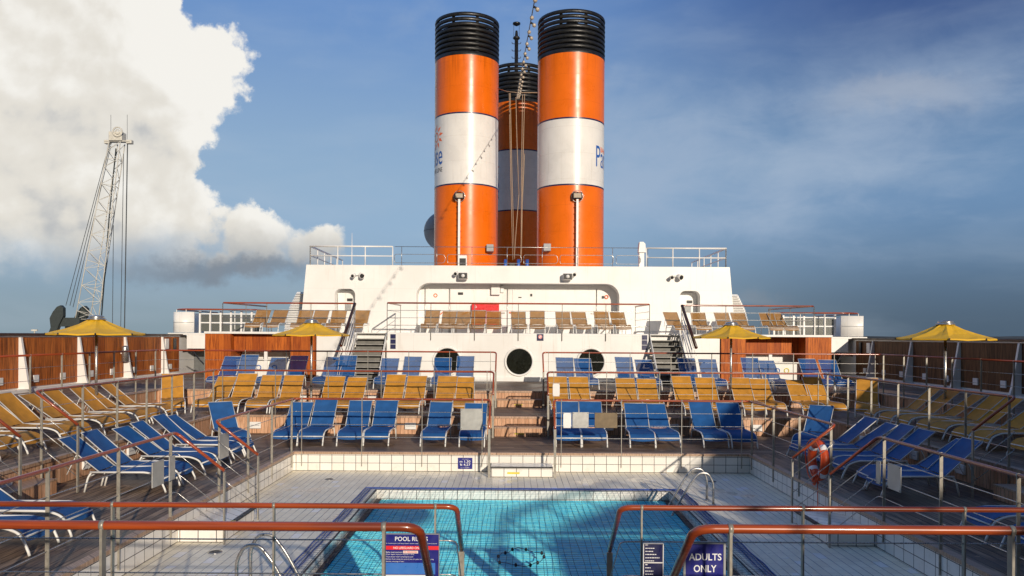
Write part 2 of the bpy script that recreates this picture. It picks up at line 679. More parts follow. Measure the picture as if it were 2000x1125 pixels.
def put_text(body, x0, x1, z0, z1, Y, mat, parent, bold=0.0, name='lettering'):
    vs, fs = text_mesh(body, bold)
    mb = MB()
    mb.add([(x0 + (x1 - x0) * a, Y, z0 + (z1 - z0) * b) for a, b in vs], fs)
    return mb.build(name, mat, parent)


ORD = ['first', 'second', 'third', 'fourth', 'fifth', 'sixth', 'seventh', 'eighth', 'ninth', 'tenth', 'eleventh']

# ------------------------------------------------------------------ setting: sea, shore, decks
mb = MB()
mb.add([(-30000, -3000, -24), (30000, -3000, -24), (30000, 30000, -24), (-30000, 30000, -24)], [(0, 1, 2, 3)])
struct('sea', mb, 'sea_water')
mb = MB()
pts, top = [], []
random.seed(3)
for i in range(60):
    x = 900 + i * 50
    pts.append((x, 2600 + 120 * math.sin(i * .7)))
    top.append(3 + 3.2 * math.sin(i * .35) + random.uniform(-1.1, 1.1) + min(0, (i - 8)) * 1.2)
vs, fs = [], []
for (x, y), t in zip(pts, top):
    vs += [(x, y, -24), (x, y + 60, t), (x, y + 500, t + 4)]
for i in range(len(pts) - 1):
    a = i * 3
    fs += [(a, a + 3, a + 4, a + 1), (a + 1, a + 4, a + 5, a + 2)]
mb.add(vs, fs, True)
struct('far_shore_hills', mb, 'far_forest')
mb = MB()
mb.box(-260, -24, 60, 420, -30, -17)
struct('quay_ground', mb, 'quay')

XI = [5.23, 8.25, 11.25, 14.35]      # half widths: pool deck, terraces, bulwark
YF = [18.0, 21.3, 24.5]
PX0, PX1, PY0, PY1 = -2.71, 3.18, 8.4, 15.8
xl, xr = C0 - XI[0], C0 + XI[0]
mb = MB()
mb.box(xl, PX0, 6.73, 18, -6, ZP)
mb.box(PX1, xr, 6.73, 18, -6, ZP)
mb.box(PX0, PX1, PY1, 18, -6, ZP)
mb.box(PX0, PX1, 6.73, PY0, -6, ZP)
struct('pool_deck', mb, 'deck_tile')


def ring(i, z, ylo, yhi, far_y):
    a, b = XI[i], XI[i + 1]
    y_in, y_out = YF[i], far_y
    q = MB()
    q.box(C0 - b, C0 + b, y_in, y_out, -6, z)
    struct('terrace_deck', q, 'teak_x')
    for sx in (-1, 1):
        q = MB()
        q.box(min(C0 + sx * a, C0 + sx * b), max(C0 + sx * a, C0 + sx * b), ylo, y_in, -6, z)
        struct('terrace_deck', q, 'teak_y')


ring(0, Z1, 4.01, 0, 21.3)
ring(1, Z2, 1.3, 0, 24.5)
ring(2, Z3, -2, 0, 29.6)
mb = MB()
mb.box(C0 - XI[0], C0 + XI[0], 4.01, 6.73, -6, Z1)
struct('terrace_deck', mb, 'teak_x')
mb = MB()
mb.box(C0 - XI[1], C0 + XI[1], 1.3, 4.01, -6, Z2)
struct('terrace_deck', mb, 'teak_x')
mb = MB()
mb.box(C0 - XI[2], C0 + XI[2], -2, 1.3, -6, Z3)
struct('terrace_deck', mb, 'teak_x')
mb = MB()
mb.box(C0 - 14.35, C0 + 14.35, 29.6, 50, -6, Z3)
struct('house_base_deck', mb, 'teak_x')

# tiled wall round the pool deck, boarded risers, edge trims
GA0, GA1 = 11.65, 13.2               # side stair gaps
GW = .72                             # half width of the end gaps
mb = MB()
mb.box(xl + .003, xr - .003, 17.965, 18.0, ZP + .002, Z1 - .055)
struct('pool_deck_tile_wall', mb, 'wall_tile')
for sx in (-1, 1):
    e = C0 + sx * XI[0]
    mb = MB()
    mb.box(min(e, e - sx * .035), max(e, e - sx * .035), 6.77, 17.965, ZP + .002, Z1 - .055)
    struct('pool_deck_tile_wall', mb, 'wall_tile')
for i, z0, z1 in ((1, Z1, Z2), (2, Z2, Z3)):
    mb = MB()
    y, a = YF[i], XI[i]
    mb.box(C0 - a, C0 + a, y - .03, y, z0 + .002, z1 - .05)
    struct('terrace_riser_wall', mb, 'riser_boards')
    for sx in (-1, 1):
        e = C0 + sx * a
        mb = MB()
        mb.box(min(e, e - sx * .03), max(e, e - sx * .03), [0, 4.04, 1.33][i], y - .03, z0 + .002, z1 - .05)
        struct('terrace_riser_wall', mb, 'riser_boards')
for i, z in ((0, Z1), (1, Z2), (2, Z3)):
    y, a = YF[i], XI[i]
    mb = MB()
    mb.box(C0 - a, C0 + a, y - .06, y + .07, z - .05, z + .004)
    for sx in (-1, 1):
        e = C0 + sx * a
        mb.box(min(e - sx * .06, e + sx * .07), max(e - sx * .06, e + sx * .07), [6.8, 4.1, 1.4][i], y - .06, z - .05, z + .004)
    struct('terrace_edge_trim', mb, 'edge_wood')

# unseen sheets added behind and beside the viewer to shade pool and right side
mb = MB()
mb.prism([(-14.4, Z3 - 1), (-14.4, .3), (5.2, .3), (6.0, 1.0), (7.15, 2.10), (10.4, 2.10), (10.42, .6), (11.0, .6), (11.48, 2.56), (12.84, 3.69), (15.2, 5.7), (15.6, 5.7), (15.6, Z3 - 1)], -6.04, -6.0)
mb.prism([(7.25, 2.185), (10.3, 3.05), (10.42, 2.185)], -6.04, -6.0)  # gap left below this piece keeps the near right rail lit
mb.box(10.36, 10.40, -6.06, -6.04, 2.05, 2.25)
mb.tube([(5.6, -6.3, 1.55), (7.0, -6.3, 2.55), (10.2, -6.3, 3.5)], .055, 8)  # unseen rail added for thin lines of shade on the water
for i in range(4):
    x = 7.0 + i * 1.06
    mb.tube([(x, -6.3, .1), (x, -6.3, 2.55 + (x - 7.0) * .297)], .04, 6)
mb.ball((5.0, -6.3, 2.62), .72, 20, 12, .34)  # unseen flattened ball added for the blob of shade on the pool
mb.tube([(5.0, -6.3, .1), (5.0, -6.3, 2.5)], .022, 8)
struct('pool_shade_caster', mb, 'white_paint')
mb = MB()
xo = C0 + 14.38
mb.prism([(-40, Z3 - 2), (-40, 5.8), (-5, 5.6), (-3, 3.5), (4, 3.3), (6, 2.4), (14, 1.8), (17, .02), (17, Z3 - 2)], xo, xo + .12, 'x')  # unseen stepped sheet, outline set to shade the right terraces
struct('side_shade_caster', mb, 'cap_wood')

# ------------------------------------------------------------------ steps in the gaps
def wood_step(x0, x1, y0, y1, z0, z1, label):
    t = thing('wooden_step', label, 'step', ((x0 + x1) / 2, (y0 + y1) / 2, z0), 'boarded steps between the terraces')
    q = MB()
    q.box(x0, x1, y0, y1, z0 + .002, z1 - .03)
    q.build('riser', 'riser_boards', t)
    q = MB()
    q.box(x0 - .01, x1 + .01, y0 - .02, y1, z1 - .03, z1)
    q.build('tread', 'edge_wood', t)
    return t


t = wood_step(C0 - .68, C0 + .68, 20.86, 21.238, Z1, (Z1 + Z2) / 2, 'pinkish boarded centre step behind the front row walkway')
q = MB()
q.box(C0 - .15, C0 + .1, 20.852, 20.86, Z1 + .06, Z1 + .09)
q.build('safety_mark', 'yellow_mark', t)
t = wood_step(C0 - .68, C0 + .68, 24.06, 24.438, Z2, (Z2 + Z3) / 2, 'pinkish boarded centre step farther back, below the portholes')
q = MB()
q.box(C0 - .15, C0 + .1, 24.052, 24.06, Z2 + .06, Z2 + .09)
q.build('safety_mark', 'yellow_mark', t)
for sx, w in ((-1, 'left'), (1, 'right')):
    e = C0 + sx * XI[1]
    xs = sorted((e - sx * .062, e - sx * .44))
    wood_step(xs[0], xs[1], GA0 + .05, GA1 - .05, Z1, (Z1 + Z2) / 2, 'boarded step up to the yellow loungers on the %s side' % w)


def tile_step(x0, x1, y0, y1, h, label, nose):
    t = thing('tiled_step', label, 'step', ((x0 + x1) / 2, (y0 + y1) / 2, ZP), 'white tiled steps down to the pool deck')
    q = MB()
    q.box(x0, x1, y0, y1, ZP + .002, ZP + h)
    q.build('block', 'wall_tile', t)
    q = MB()
    if nose == 'y':
        q.box(x0, x1, y0 - .012, y0 + .03, ZP + h - .02, ZP + h + .006)
    else:
        xx = x1 if nose == '+x' else x0
        q.box(xx - .035, xx + .035, y0, y1, ZP + h - .02, ZP + h + .006)
    q.build('nosing', 'black_edge', t)
    q = MB()
    if nose == 'y':
        q.box(C0 - .32, C0 - .05, y0 - .006, y0 - .001, ZP + .07, ZP + .11)
    else:
        q.box(xx - .005 - .03, xx + .04, y0 + .2, y0 + .4, ZP + h + .007, ZP + h + .012)
    q.build('safety_mark', 'yellow_mark', t)


tile_step(C0 - .68, C0 + .68, 17.3, 17.9, .22, 'white tiled step in the middle of the far pool wall', 'y')
tile_step(xl + .04, xl + .72, GA0 + .08, GA1 - .08, .22, 'white tiled step with black nosing left of the pool', '+x')
tile_step(xr - .72, xr - .04, GA0 + .08, GA1 - .08, .22, 'white tiled step with black nosing right of the pool in shade', '-x')

# ------------------------------------------------------------------ pool
def fl(y):
    return -3.46 - .20 * (PY1 - y)


mb = MB()
mb.add([(PX0, PY0, fl(PY0)), (PX1, PY0, fl(PY0)), (PX1, PY1, fl(PY1)), (PX0, PY1, fl(PY1))], [(0, 1, 2, 3)])
mb.add([(PX0, PY0, ZP - .2), (PX0, PY1, ZP - .2), (PX0, PY1, fl(PY1)), (PX0, PY0, fl(PY0))], [(0, 1, 2, 3)])
mb.add([(PX1, PY0, ZP - .2), (PX1, PY1, ZP - .2), (PX1, PY1, fl(PY1)), (PX1, PY0, fl(PY0))], [(0, 1, 2, 3)])
mb.add([(PX0, PY1, ZP - .2), (PX1, PY1, ZP - .2), (PX1, PY1, fl(PY1)), (PX0, PY1, fl(PY1))], [(0, 1, 2, 3)])
mb.add([(PX0, PY0, ZP - .2), (PX1, PY0, ZP - .2), (PX1, PY0, fl(PY0)), (PX0, PY0, fl(PY0))], [(0, 1, 2, 3)])
mb.v = [(a + (.004 if a == PX0 else -.004 if a == PX1 else 0), b + (.004 if b == PY0 else -.004 if b == PY1 else 0), c) for a, b, c in mb.v]
struct('pool_basin', mb, 'pool_tile')
mb = MB()
mb.box(PX0, PX0 + .03, PY0, PY1 - .03, ZP - .21, ZP + .005)
mb.box(PX1 - .03, PX1, PY0, PY1 - .03, ZP - .21, ZP + .005)
mb.box(PX0, PX1, PY1 - .03, PY1, ZP - .21, ZP + .005)
mb.box(PX0 + .03, PX1 - .03, PY0, PY0 + .03, ZP - .21, ZP + .005)
struct('pool_edge_wall', mb, 'wall_tile')
mb = MB()
mb.box(PX0 + .03, PX0 + .12, PY0 + .04, PY1 - .04, ZP - .20, ZP - .165)
mb.box(PX1 - .12, PX1 - .03, PY0 + .04, PY1 - .04, ZP - .20, ZP - .165)
g = mb.build('overflow_gutter', 'black_edge')
tag(g, kind='structure')
mb = MB()
mb.add([(PX0 + .03, PY0 + .03, ZP - .19), (PX1 - .03, PY0 + .03, ZP - .19), (PX1 - .03, PY1 - .03, ZP - .19), (PX0 + .03, PY1 - .03, ZP - .19)], [(0, 1, 2, 3)])
struct('pool_water', mb, 'pool_water')

net = thing('pool_net', 'dark cord safety net with blue border stretched over the pool', 'net', ((PX0 + PX1) / 2, 12.1, ZP))
NX0, NX1, NY0, NY1 = PX0 - .22, PX1 + .26, PY0 - .3, PY1 + .14


def netz(x, y):
    u = (x - NX0) / (NX1 - NX0)
    v = (y - NY0) / (NY1 - NY0)
    if not (PX0 < x < PX1 and PY0 < y < PY1):
        return ZP + .012
    e = min(x - PX0, PX1 - x, PY1 - y, y - PY0)
    return ZP + .012 - min(.13, e * .16)


mb = MB()
random.seed(5)
nx = 58
for i in range(nx + 1):
    x = NX0 + (NX1 - NX0) * i / nx
    ph = random.uniform(0, 6)
    P_ = []
    for j in range(26):
        y = NY0 + (NY1 - NY0) * j / 25
        xx = x + .018 * math.sin(y * 1.7 + ph) + .01 * math.sin(y * .6)
        P_.append((xx, y, netz(xx, y)))
    mb.tube(P_, .0031, 4, caps=False)
for j in range(79):
    y = NY0 + (NY1 - NY0) * j / 78
    ph = random.uniform(0, 6)
    P_ = []
    for i in range(22):
        x = NX0 + (NX1 - NX0) * i / 21
        yy = y + .016 * math.sin(x * 1.9 + ph)
        P_.append((x, yy, netz(x, yy)))
    mb.tube(P_, .0016, 4, caps=False)
mb.build('net_mesh', 'net_cord', net)
mb = MB()
for w, o in ((.008, 0), (.005, .06), (.005, .12)):
    P_ = []
    A = [(NX0 + o, NY0), (NX0 + o, NY1 - o), (NX1 - o, NY1 - o), (NX1 - o, NY0)]
    for k in range(3):
        (x0, y0), (x1, y1) = A[k], A[k + 1]
        for j in range(24):
            f = j / 24
            P_.append((x0 + (x1 - x0) * f + .012 * math.sin(f * 50 + o * 30), y0 + (y1 - y0) * f + .012 * math.sin(f * 41 + o * 50), ZP + .018))
    mb.tube(P_, w, 6)
mb.build('border_rope', 'net_border', net)
mb = MB()
for x0, x1, y0, y1 in ((NX0 - .02, NX0 + .15, NY0, NY1), (NX1 - .17, NX1 + .02, NY0, NY1), (NX0 + .15, NX1 - .17, NY1 - .05, NY1 + .02)):
    n = 40
    vs, fs = [], []
    for i in range(n + 1):
        f = i / n
        for s_ in (0, 1):
            if x1 - x0 < y1 - y0:
                vs.append((x0 + (x1 - x0) * s_ + .015 * math.sin(f * 37 + s_), y0 + (y1 - y0) * f, ZP + .008 + .004 * math.sin(f * 60)))
            else:
                vs.append((x0 + (x1 - x0) * f, y0 + (y1 - y0) * s_ + .01 * math.sin(f * 37 + s_), ZP + .008 + .004 * math.sin(f * 60)))
    for i in range(n):
        fs.append((2 * i, 2 * i + 1, 2 * i + 3, 2 * i + 2))
    mb.add(vs, fs)
mb.build('border_strip', 'net_strip', net)

fr = thing('net_float_ring', 'loose ring of small black floats lying on the pool net', 'float ring', (.15, 11.35, ZP - .11))
P_ = []
for i in range(20):
    a = 2 * PI * i / 20
    P_.append((.15 + .33 * math.cos(a) + .04 * math.sin(3 * a), 11.35 + .42 * math.sin(a) + .03 * math.cos(4 * a), ZP - .085 + .02 * math.sin(5 * a)))
mb = MB()
mb.tube(P_, .005, 5, closed=True)
mb.build('rope', 'navy_dark', fr)
for i in range(0, 20, 2):
    mb = MB()
    mb.ball(P_[i], .021, 8, 6, 1.4)
    mb.build('float', 'black_edge', fr)


def pool_ladder(xdeck, xpool, ya, yb, label):
    t = thing('pool_ladder', label, 'ladder', (xdeck, (ya + yb) / 2, ZP))
    s = 1 if xdeck > xpool else -1
    for y in (ya, yb):
        pts = [(xdeck, y, ZP), (xdeck, y, ZP + .42), (xdeck - s * .10, y, ZP + .60), (xdeck - s * .27, y, ZP + .60), (xdeck - s * .43, y, ZP + .40), (xpool, y, ZP - .25), (xpool, y, ZP - .9)]
        q = MB()
        q.tube(rounded(pts, .22, 7), .021, 12)
        q.build('handrail', 'steel', t)
        q = MB()
        q.lathe([(.05, 0), (.05, .015), (.022, .03)], (xdeck, y, ZP), 14)
        q.build('foot', 'steel', t)
    for k in range(3):
        q = MB()
        z = ZP - .32 - .24 * k
        q.box(xpool - .04, xpool + .04, min(ya, yb), max(ya, yb), z - .012, z + .012)
        q.build('rung', 'steel', t)


pool_ladder(3.72, 2.92, 14.5, 14.98, 'chrome pool ladder with two arched handrails at the far right corner')
pool_ladder(-3.25, -2.46, 9.35, 9.85, 'chrome pool ladder at the near left edge, by the rules sign')

for x, y, lab in ((-3.9, 16.9, 'round steel deck drain near the left far corner of the pool deck'), (4.3, 16.9, 'round steel deck drain near the right far corner of the pool deck'), (-4.2, 11.2, 'round steel deck drain on tiles left of the pool')):
    t = thing('deck_drain', lab, 'drain', (x, y, ZP))
    q = MB()
    q.lathe([(.10, .001), (.10, .008), (.085, .009)], (x, y, ZP), 20)
    q.build('rim', 'steel', t)
    q = MB()
    q.lathe([(.085, .005), (.001, .005)], (x, y, ZP), 20)
    q.build('grate', 'dark_metal', t)

# ------------------------------------------------------------------ railings
def railing(label, path, ztop, zlow, ends, group, spacing=1.34, post_drop=1.53, name='terrace_railing', first=.18):
    """path: (x,y) list; ends: {0 or -1: (dx,dy)} where the rail goes down beside steps; zlow: floor below"""
    t = thing(name, label, 'railing', (path[0][0], path[0][1], ztop - 1.2), group)
    top = [Vector((x, y, ztop)) for x, y in path]
    RUN, DROP = .72, .56
    full = list(top)
    if 0 in ends:
        d = Vector((*ends[0], 0))
        full.insert(0, top[0] + d * RUN + Vector((0, 0, -DROP)))
    if -1 in ends:
        d = Vector((*ends[-1], 0))
        full.append(top[-1] + d * RUN + Vector((0, 0, -DROP)))
    q = MB()
    q.tube(rounded(full, .10, 5), .0235, 12)
    q.build('handrail', 'handrail_wood', t)
    for k in (1, 2, 3):
        pl = [p + Vector((0, 0, -.29 * k)) for p in full]
        q = MB()
        q.tube(rounded(pl, .07, 3), .0062, 6)
        q.build('bar', 'steel', t)

    def post(p, along, zb):
        n_ = Vector((-along.y, along.x, 0))
        q = MB()
        zt = p.z - .01
        q.obox((p.x, p.y, (zt + zb) / 2), along * .007, n_ * .021, (0, 0, (zt - zb) / 2))
        q.tube([p - along * .012, p + along * .012], .0262, 12)
        q.build('post', 'post_steel', t)
    for a, b in zip(top[:-1], top[1:]):
        d = (b - a)
        L = d.length
        d.normalize()
        n = max(1, round((L - 2 * first) / spacing))
        for i in range(n + 1):
            p = a + d * (first + (L - 2 * first) * i / n)
            post(p, d, ztop - post_drop)
    for e in ends:
        p = full[0] if e == 0 else full[-1]
        d = Vector((*ends[e], 0))
        q = MB()
        q.obox((p.x, p.y, (p.z + zlow) / 2 - .02), d * .010, Vector((-d.y, d.x, 0)) * .027, (0, 0, (p.z - zlow) / 2))
        q.build('end_post', 'post_steel', t)
    return t


G = 'wooden topped railings round the terraces'
for sx, w in ((-1, 'left'), (1, 'right')):
    for i, zt, zl in ((0, -1.46, ZP), (1, -.975, Z1), (2, -.51, Z2)):
        e = C0 + sx * (XI[i] - .04)
        yy = YF[i] - .04
        rowname = ('front row of blue loungers', 'middle row of yellow loungers', 'back row of blue loungers')[i]
        ends = {-1: (0, -1)}
        y0 = GA1
        if i < 2:
            ends[0] = (-sx, 0)
        else:
            y0 = 14.0
        railing('wooden topped railing before the %s, %s half' % (rowname, w), [(e, y0), (e, yy), (C0 + sx * GW, yy)], zt, zl, ends, G)
    for i, zt, zl, yn in ((0, -1.46, ZP, 6.73), (1, -.975, Z1, 4.01)):
        e = C0 + sx * (XI[i] - .04)
        what = ('second nearest wooden railing across the foreground, %s half', 'nearest thick wooden railing across the foreground, %s half')[i]
        railing(what % w, [(e, GA0), (e, yn), (C0 + sx * (GW - .02), yn)], zt, zl, {0: (-sx, 0), -1: (0, 1)}, G, first=.18)

# ------------------------------------------------------------------ signs on the near railing
def sign(name, label, x0, x1, z0, z1, Y, face, frame=None, border=.012):
    t = thing(name, label, 'sign', ((x0 + x1) / 2, Y, z0))
    q = MB()
    q.box(x0, x1, Y - .006, Y + .006, z0, z1)
    q.build('panel', face, t)
    if frame:
        b = border
        q = MB()
        q.box(x0 - b, x0, Y - .012, Y + .012, z0 - b, z1 + b, .003)
        q.box(x1, x1 + b, Y - .012, Y + .012, z0 - b, z1 + b, .003)
        q.box(x0, x1, Y - .012, Y + .012, z1, z1 + b, .003)
        q.box(x0, x1, Y - .012, Y + .012, z0 - b, z0, .003)
        q.build('frame', frame, t)
    return t


Y_ = 6.66
a, b = W(748, 1043, Y_), W(856.5, 1043, Y_)
zt = a.z
t = sign('rules_sign', 'dark blue POOL RULES notice with red band, behind near railing end', a.x, b.x, zt - .62, zt, Y_, 'navy', 'grey_paint', .006)
K = Y_ / 1540


def sx_(f):
    return a.x + (b.x - a.x) * f


yf = Y_ - .0085


def srow(top_px, h_px):
    return zt - (top_px + h_px) * K, zt - top_px * K


z0, z1 = srow(4.5, 8.5)
put_text('POOL RULES', sx_(.215), sx_(.805), z0, z1, yf, 'letter_white', t, .012)
z0, z1 = srow(17, 2)
put_text('FOR YOUR SAFETY AND ENJOYMENT PLEASE OBSERVE THE FOLLOWING RULES', sx_(.03), sx_(.97), z0, z1, yf, 'letter_white', t)
z0, z1 = srow(22.5, 7.5)
q = MB()
q.box(a.x, b.x, Y_ - .0082, Y_ - .0065, z0, z1)
q.build('red_band', 'sign_red', t)
z0, z1 = srow(24, 4.5)
put_text('NO LIFEGUARD ON DUTY', sx_(.19), sx_(.80), z0, z1, yf - .001, 'letter_white', t, .006)
for k, (s_, x1f) in enumerate((('- Bather load maximum:', .35), ('- Water depth maximum: 4.27 ft / 1.30 m', .56), ('- Please shower before entering the pool', .54), ('- Refrain from using the pool if you or your child are suffering', .91), ('  diarrhea, vomiting or fever', .38))):
    z0, z1 = srow(33.2 + 4.6 * k, 3.0)
    put_text(s_, sx_(.03 if k < 4 else .05), sx_(x1f), z0, z1, yf, 'letter_white', t)
z0, z1 = srow(31.8, 5.2)
q = MB()
q.box(sx_(.36), sx_(.63), Y_ - .0082, Y_ - .0065, z0, z1)
q.build('pale_label', 'sign_pale', t)
put_text('15 PERSONS', sx_(.38), sx_(.61), z0 + .004, z1 - .004, yf - .001, 'sign_red', t)
z0, z1 = srow(55.5, 22)
q = MB()
q.box(sx_(.04), sx_(.94), Y_ - .0082, Y_ - .0065, z0, z1)
q.build('blue_field', 'sign_blue', t)
for k in range(3):
    z0, z1 = srow(79 + 4.4 * k, 2.6)
    q = MB()
    q.box(sx_(.04), sx_((.85, .7, .8)[k]), Y_ - .0082, Y_ - .0065, z0, z1)
    q.build('text_line', 'letter_white', t)

a, b = W(1338.5, 1062, Y_), W(1412, 1062, Y_)
t = sign('adults_sign', 'purple blue ADULTS ONLY sign in grey frame on right near railing', a.x, b.x, a.z - .40, a.z, Y_, 'navy', 'grey_paint', .020)
M['adult_purple'] = M['navy']
z = lambda py: (EYE - (py - .006 * 376)) * Y_ / 1540
X_ = lambda px: W(px, 1090, Y_).x
put_text('ADULTS', X_(1344.5), X_(1408), z(1094), z(1080.5), yf, 'letter_white', t, .014)
put_text('ONLY', X_(1354), X_(1398.5), z(1117), z(1103), yf, 'letter_white', t, .014)

a, b = W(1257, 1062, Y_), W(1293.5, 1062, Y_)
t = sign('deck_guide_sign', 'narrow dark blue guide board in two panels with pale frame', a.x, b.x, a.z - .40, a.z, Y_, 'navy_dark', 'white_plastic', .008)
q = MB()
zz = z(1099)
q.box(a.x, b.x, Y_ - .011, Y_ + .011, zz - .004, zz + .004)
q.build('divider', 'white_plastic', t)
for py, f in ((1064, .15), (1070.5, .55), (1076.5, .47), (1082.5, .7), (1089, .86), (1095, .53), (1102.5, .17), (1108.5, .32), (1115, .5), (1121, .48)):
    q = MB()
    xs = a.x + .012
    xe = xs + (b.x - a.x - .02) * f
    n = max(2, int(f * 9))
    random.seed(int(py))
    x = xs
    while x < xe - .003:
        w_ = min(random.uniform(.008, .022), xe - x)
        q.box(x, x + w_, Y_ - .0085, Y_ - .0065, z(py + 1.3), z(py - .2))
        x += w_ + .004
    q.build('text_line', 'letter_white', t)

# depth sign on far tile wall
a, b = W(894, 894, 17.955), W(922, 916, 17.955)
t = sign('depth_sign', 'small navy pool depth sign reading m 1,30 and ft 4,27', a.x, b.x, b.z, a.z, 17.955, 'navy')
hx, hz = b.x - a.x, a.z - b.z
yf = 17.955 - .008
put_text('pool depth', a.x + .28 * hx, a.x + .72 * hx, a.z - .15 * hz, a.z - .09 * hz, yf, 'letter_white', t)
put_text('m 1,30', a.x + .12 * hx, a.x + .86 * hx, a.z - .46 * hz, a.z - .22 * hz, yf, 'letter_white', t, .006)
put_text('ft 4,27', a.x + .14 * hx, a.x + .86 * hx, a.z - .75 * hz, a.z - .51 * hz, yf, 'letter_white', t, .006)
put_text('1m = 3,28 ft', a.x + .2 * hx, a.x + .8 * hx, a.z - .93 * hz, a.z - .85 * hz, yf, 'letter_white', t)

# blank backs of notices hung on the railings
def plate(label, x0, x1, z0, z1, Y, mat, axis='y', tilt=0):
    t = thing('railing_plate', label, 'plate', ((x0 + x1) / 2 if axis == 'y' else Y, Y if axis == 'y' else (x0 + x1) / 2, z0), 'blank plates hung on the railings')
    q = MB()
    if axis == 'y':
        q.box(x0, x1, Y - .008, Y + .008, z0, z1, .004)
    else:
        q.box(Y - .008, Y + .008, x0, x1, z0, z1, .004)
    q.build('panel', mat, t)
    for u in (x0 + .05 * (x1 - x0), x1 - .05 * (x1 - x0)):
        for v in (z0 + .06 * (z1 - z0), z1 - .06 * (z1 - z0)):
            q = MB()
            if axis == 'y':
                q.box(u - .007, u + .007, Y - .013, Y - .008, v - .007, v + .007)
            else:
                q.box(Y - .013, Y - .008, u - .007, u + .007, v - .007, v + .007)
            q.build('fixing', 'dark_metal', t)


def ppx(px0, py0, px1, py1, Y):
    a, b = W(px0, py0, Y), W(px1, py1, Y)
    return a.x, b.x, b.z, a.z


plate('square dull steel plate on the front railing left of the steps', *ppx(899, 798, 941.5, 840, 17.92), 17.92, 'steel_plate')
plate('narrow white plate on the front railing right of the steps', *ppx(1099.5, 806, 1115, 836, 17.92), 17.92, 'white_plastic')
plate('square shiny steel plate on the front railing right of the steps', *ppx(1117.5, 805, 1149, 836, 17.92), 17.92, 'steel_plate')
plate('wide brown plate on the front railing right of the steps', *ppx(1161, 806, 1205, 836, 17.92), 17.92, 'brown_plate')
plate('small white plate on the middle railing before yellow loungers', *ppx(1079, 749, 1092.5, 774, 21.2), 21.2, 'white_plastic')
xs_ = xl + .075
plate('wide grey plate on the left side railing before the steps', 10.80, 11.16, -2.12, -1.77, xs_, 'steel_plate', 'x')
plate('narrow grey plate on the left side railing before the steps', 11.34, 11.53, -2.12, -1.77, xs_, 'steel_plate', 'x')
plate('grey plate on the left side railing beyond the steps', 13.27, 13.72, -2.12, -1.70, xs_, 'steel_plate', 'x')
xs_ = xr - .075
plate('narrow grey plate on the right side railing in shade', 11.5, 11.64, -2.14, -1.80, xs_, 'steel_plate', 'x')
plate('wide grey plate on the right side railing in shade', 10.90, 11.28, -2.14, -1.78, xs_, 'steel_plate', 'x')

# ------------------------------------------------------------------ lounger
def make_lounger(col, back_deg, label):
    root = thing('sun_lounger', label, 'lounger')
    w = .30
    bl = .86
    py, pz = 1.13, .335
    ca, sa = math.cos(R(back_deg)), math.sin(R(back_deg))
    for s in (-1, 1):
        q = MB()
        pts = rounded([(s * w, .0, 0), (s * w, .10, .26), (s * w, .30, .335), (s * w, py + .12, .335)], .16, 5)
        q.tube(pts[8:] if False else pts[3:], .0175, 8)
        q.build('side_rail', 'frame_white', root, False)
        q = MB()
        q.tube([(s * w, -.004, 0), (s * w, .012, .05), pts[1], pts[3]], .0175, 8)
        q.build('leg', 'frame_white', root, False)
        q = MB()
        q.tube(rounded([(s * w * .96, py + .10, .335), (s * w * .96, py + .16, .25), (s * w * .96, py + .22, 0)], .08, 3), .0165, 8)
        q.build('leg', 'frame_white', root, False)
    for yy, zz in ((py + .14, .27), (.06, .22)):
        q = MB()
        q.tube([(-w, yy, zz), (w, yy, zz)], .012, 6)
        q.build('crossbar', 'frame_white', root, False)
    # seat sling follows the rail, dips slightly
    q = MB()
    prof = [(.035, .165), (.07, .232), (.12, .285), (.19, .318), (.30, .338), (.50, .335), (.75, .325), (.95, .325), (py, .345)]
    vs, fs = [], []
    m = 5
    for (yy, zz) in prof:
        for j in range(m):
            x = (-w + .012) + (2 * w - .024) * j / (m - 1)
            vs.append((x, yy, zz + .012 - .024 * (1 - (x / w) ** 2)))
    for i in range(len(prof) - 1):
        for j in range(m - 1):
            k = i * m + j
            fs.append((k, k + 1, k + m + 1, k + m))
    q.add(vs, fs, True)
    seat = q.build('seat', col, root, False)
    # back
    bf = MB()
    for s in (-1, 1):
        bf.tube([(s * (w - .01), py - .02, pz + .01), (s * (w - .01), py + ca * bl, pz + sa * bl)], .0095, 8)
    bf.tube([(-w + .01, py + ca * bl, pz + sa * bl), (w - .01, py + ca * bl, pz + sa * bl)], .0095, 8)
    q = MB()
    vs, fs = [], []
    n = 6
    for i in range(n + 1):
        f = i / n * (bl - .015) + .02
        for j in range(m):
            x = (-w + .012) + (2 * w - .024) * j / (m - 1)
            d = -.036 * math.sin(PI * i / n) * (1 - (x / w) ** 2) + .006
            vs.append((x, py + ca * f + sa * -d, pz + sa * f + ca * d))
    for i in range(n):
        for j in range(m - 1):
            k = i * m + j
            fs.append((k, k + 1, k + m + 1, k + m))
    q.add(vs, fs, True)
    back = q.build('backrest', col, root, False)
    bf.build('backrest_frame', 'frame_grey', back, False)
    for s in (-1, 1):
        q = MB()
        q.tube([(s * (w - .03), py + ca * bl * .55, pz + sa * bl * .55 - .02), (s * (w - .03), py + ca * bl * .55 + .16, .29)], .008, 6)
        q.build('prop', 'frame_white', root, False)
    return root


PROTO = {}
USED = set()


def lounger(key, x, y, z, rot, label, group):
    col, deg = key
    if key not in PROTO:
        PROTO[key] = make_lounger(col, deg, label)
    p = PROTO[key]
    o = copy_tree(p) if key in USED else p
    USED.add(key)
    o.location = (x, y, z)
    o.rotation_euler = (0, 0, rot)
    tag(o, label, 'lounger', group)
    return o


random.seed(21)


def jit(a):
    return random.uniform(-a, a)


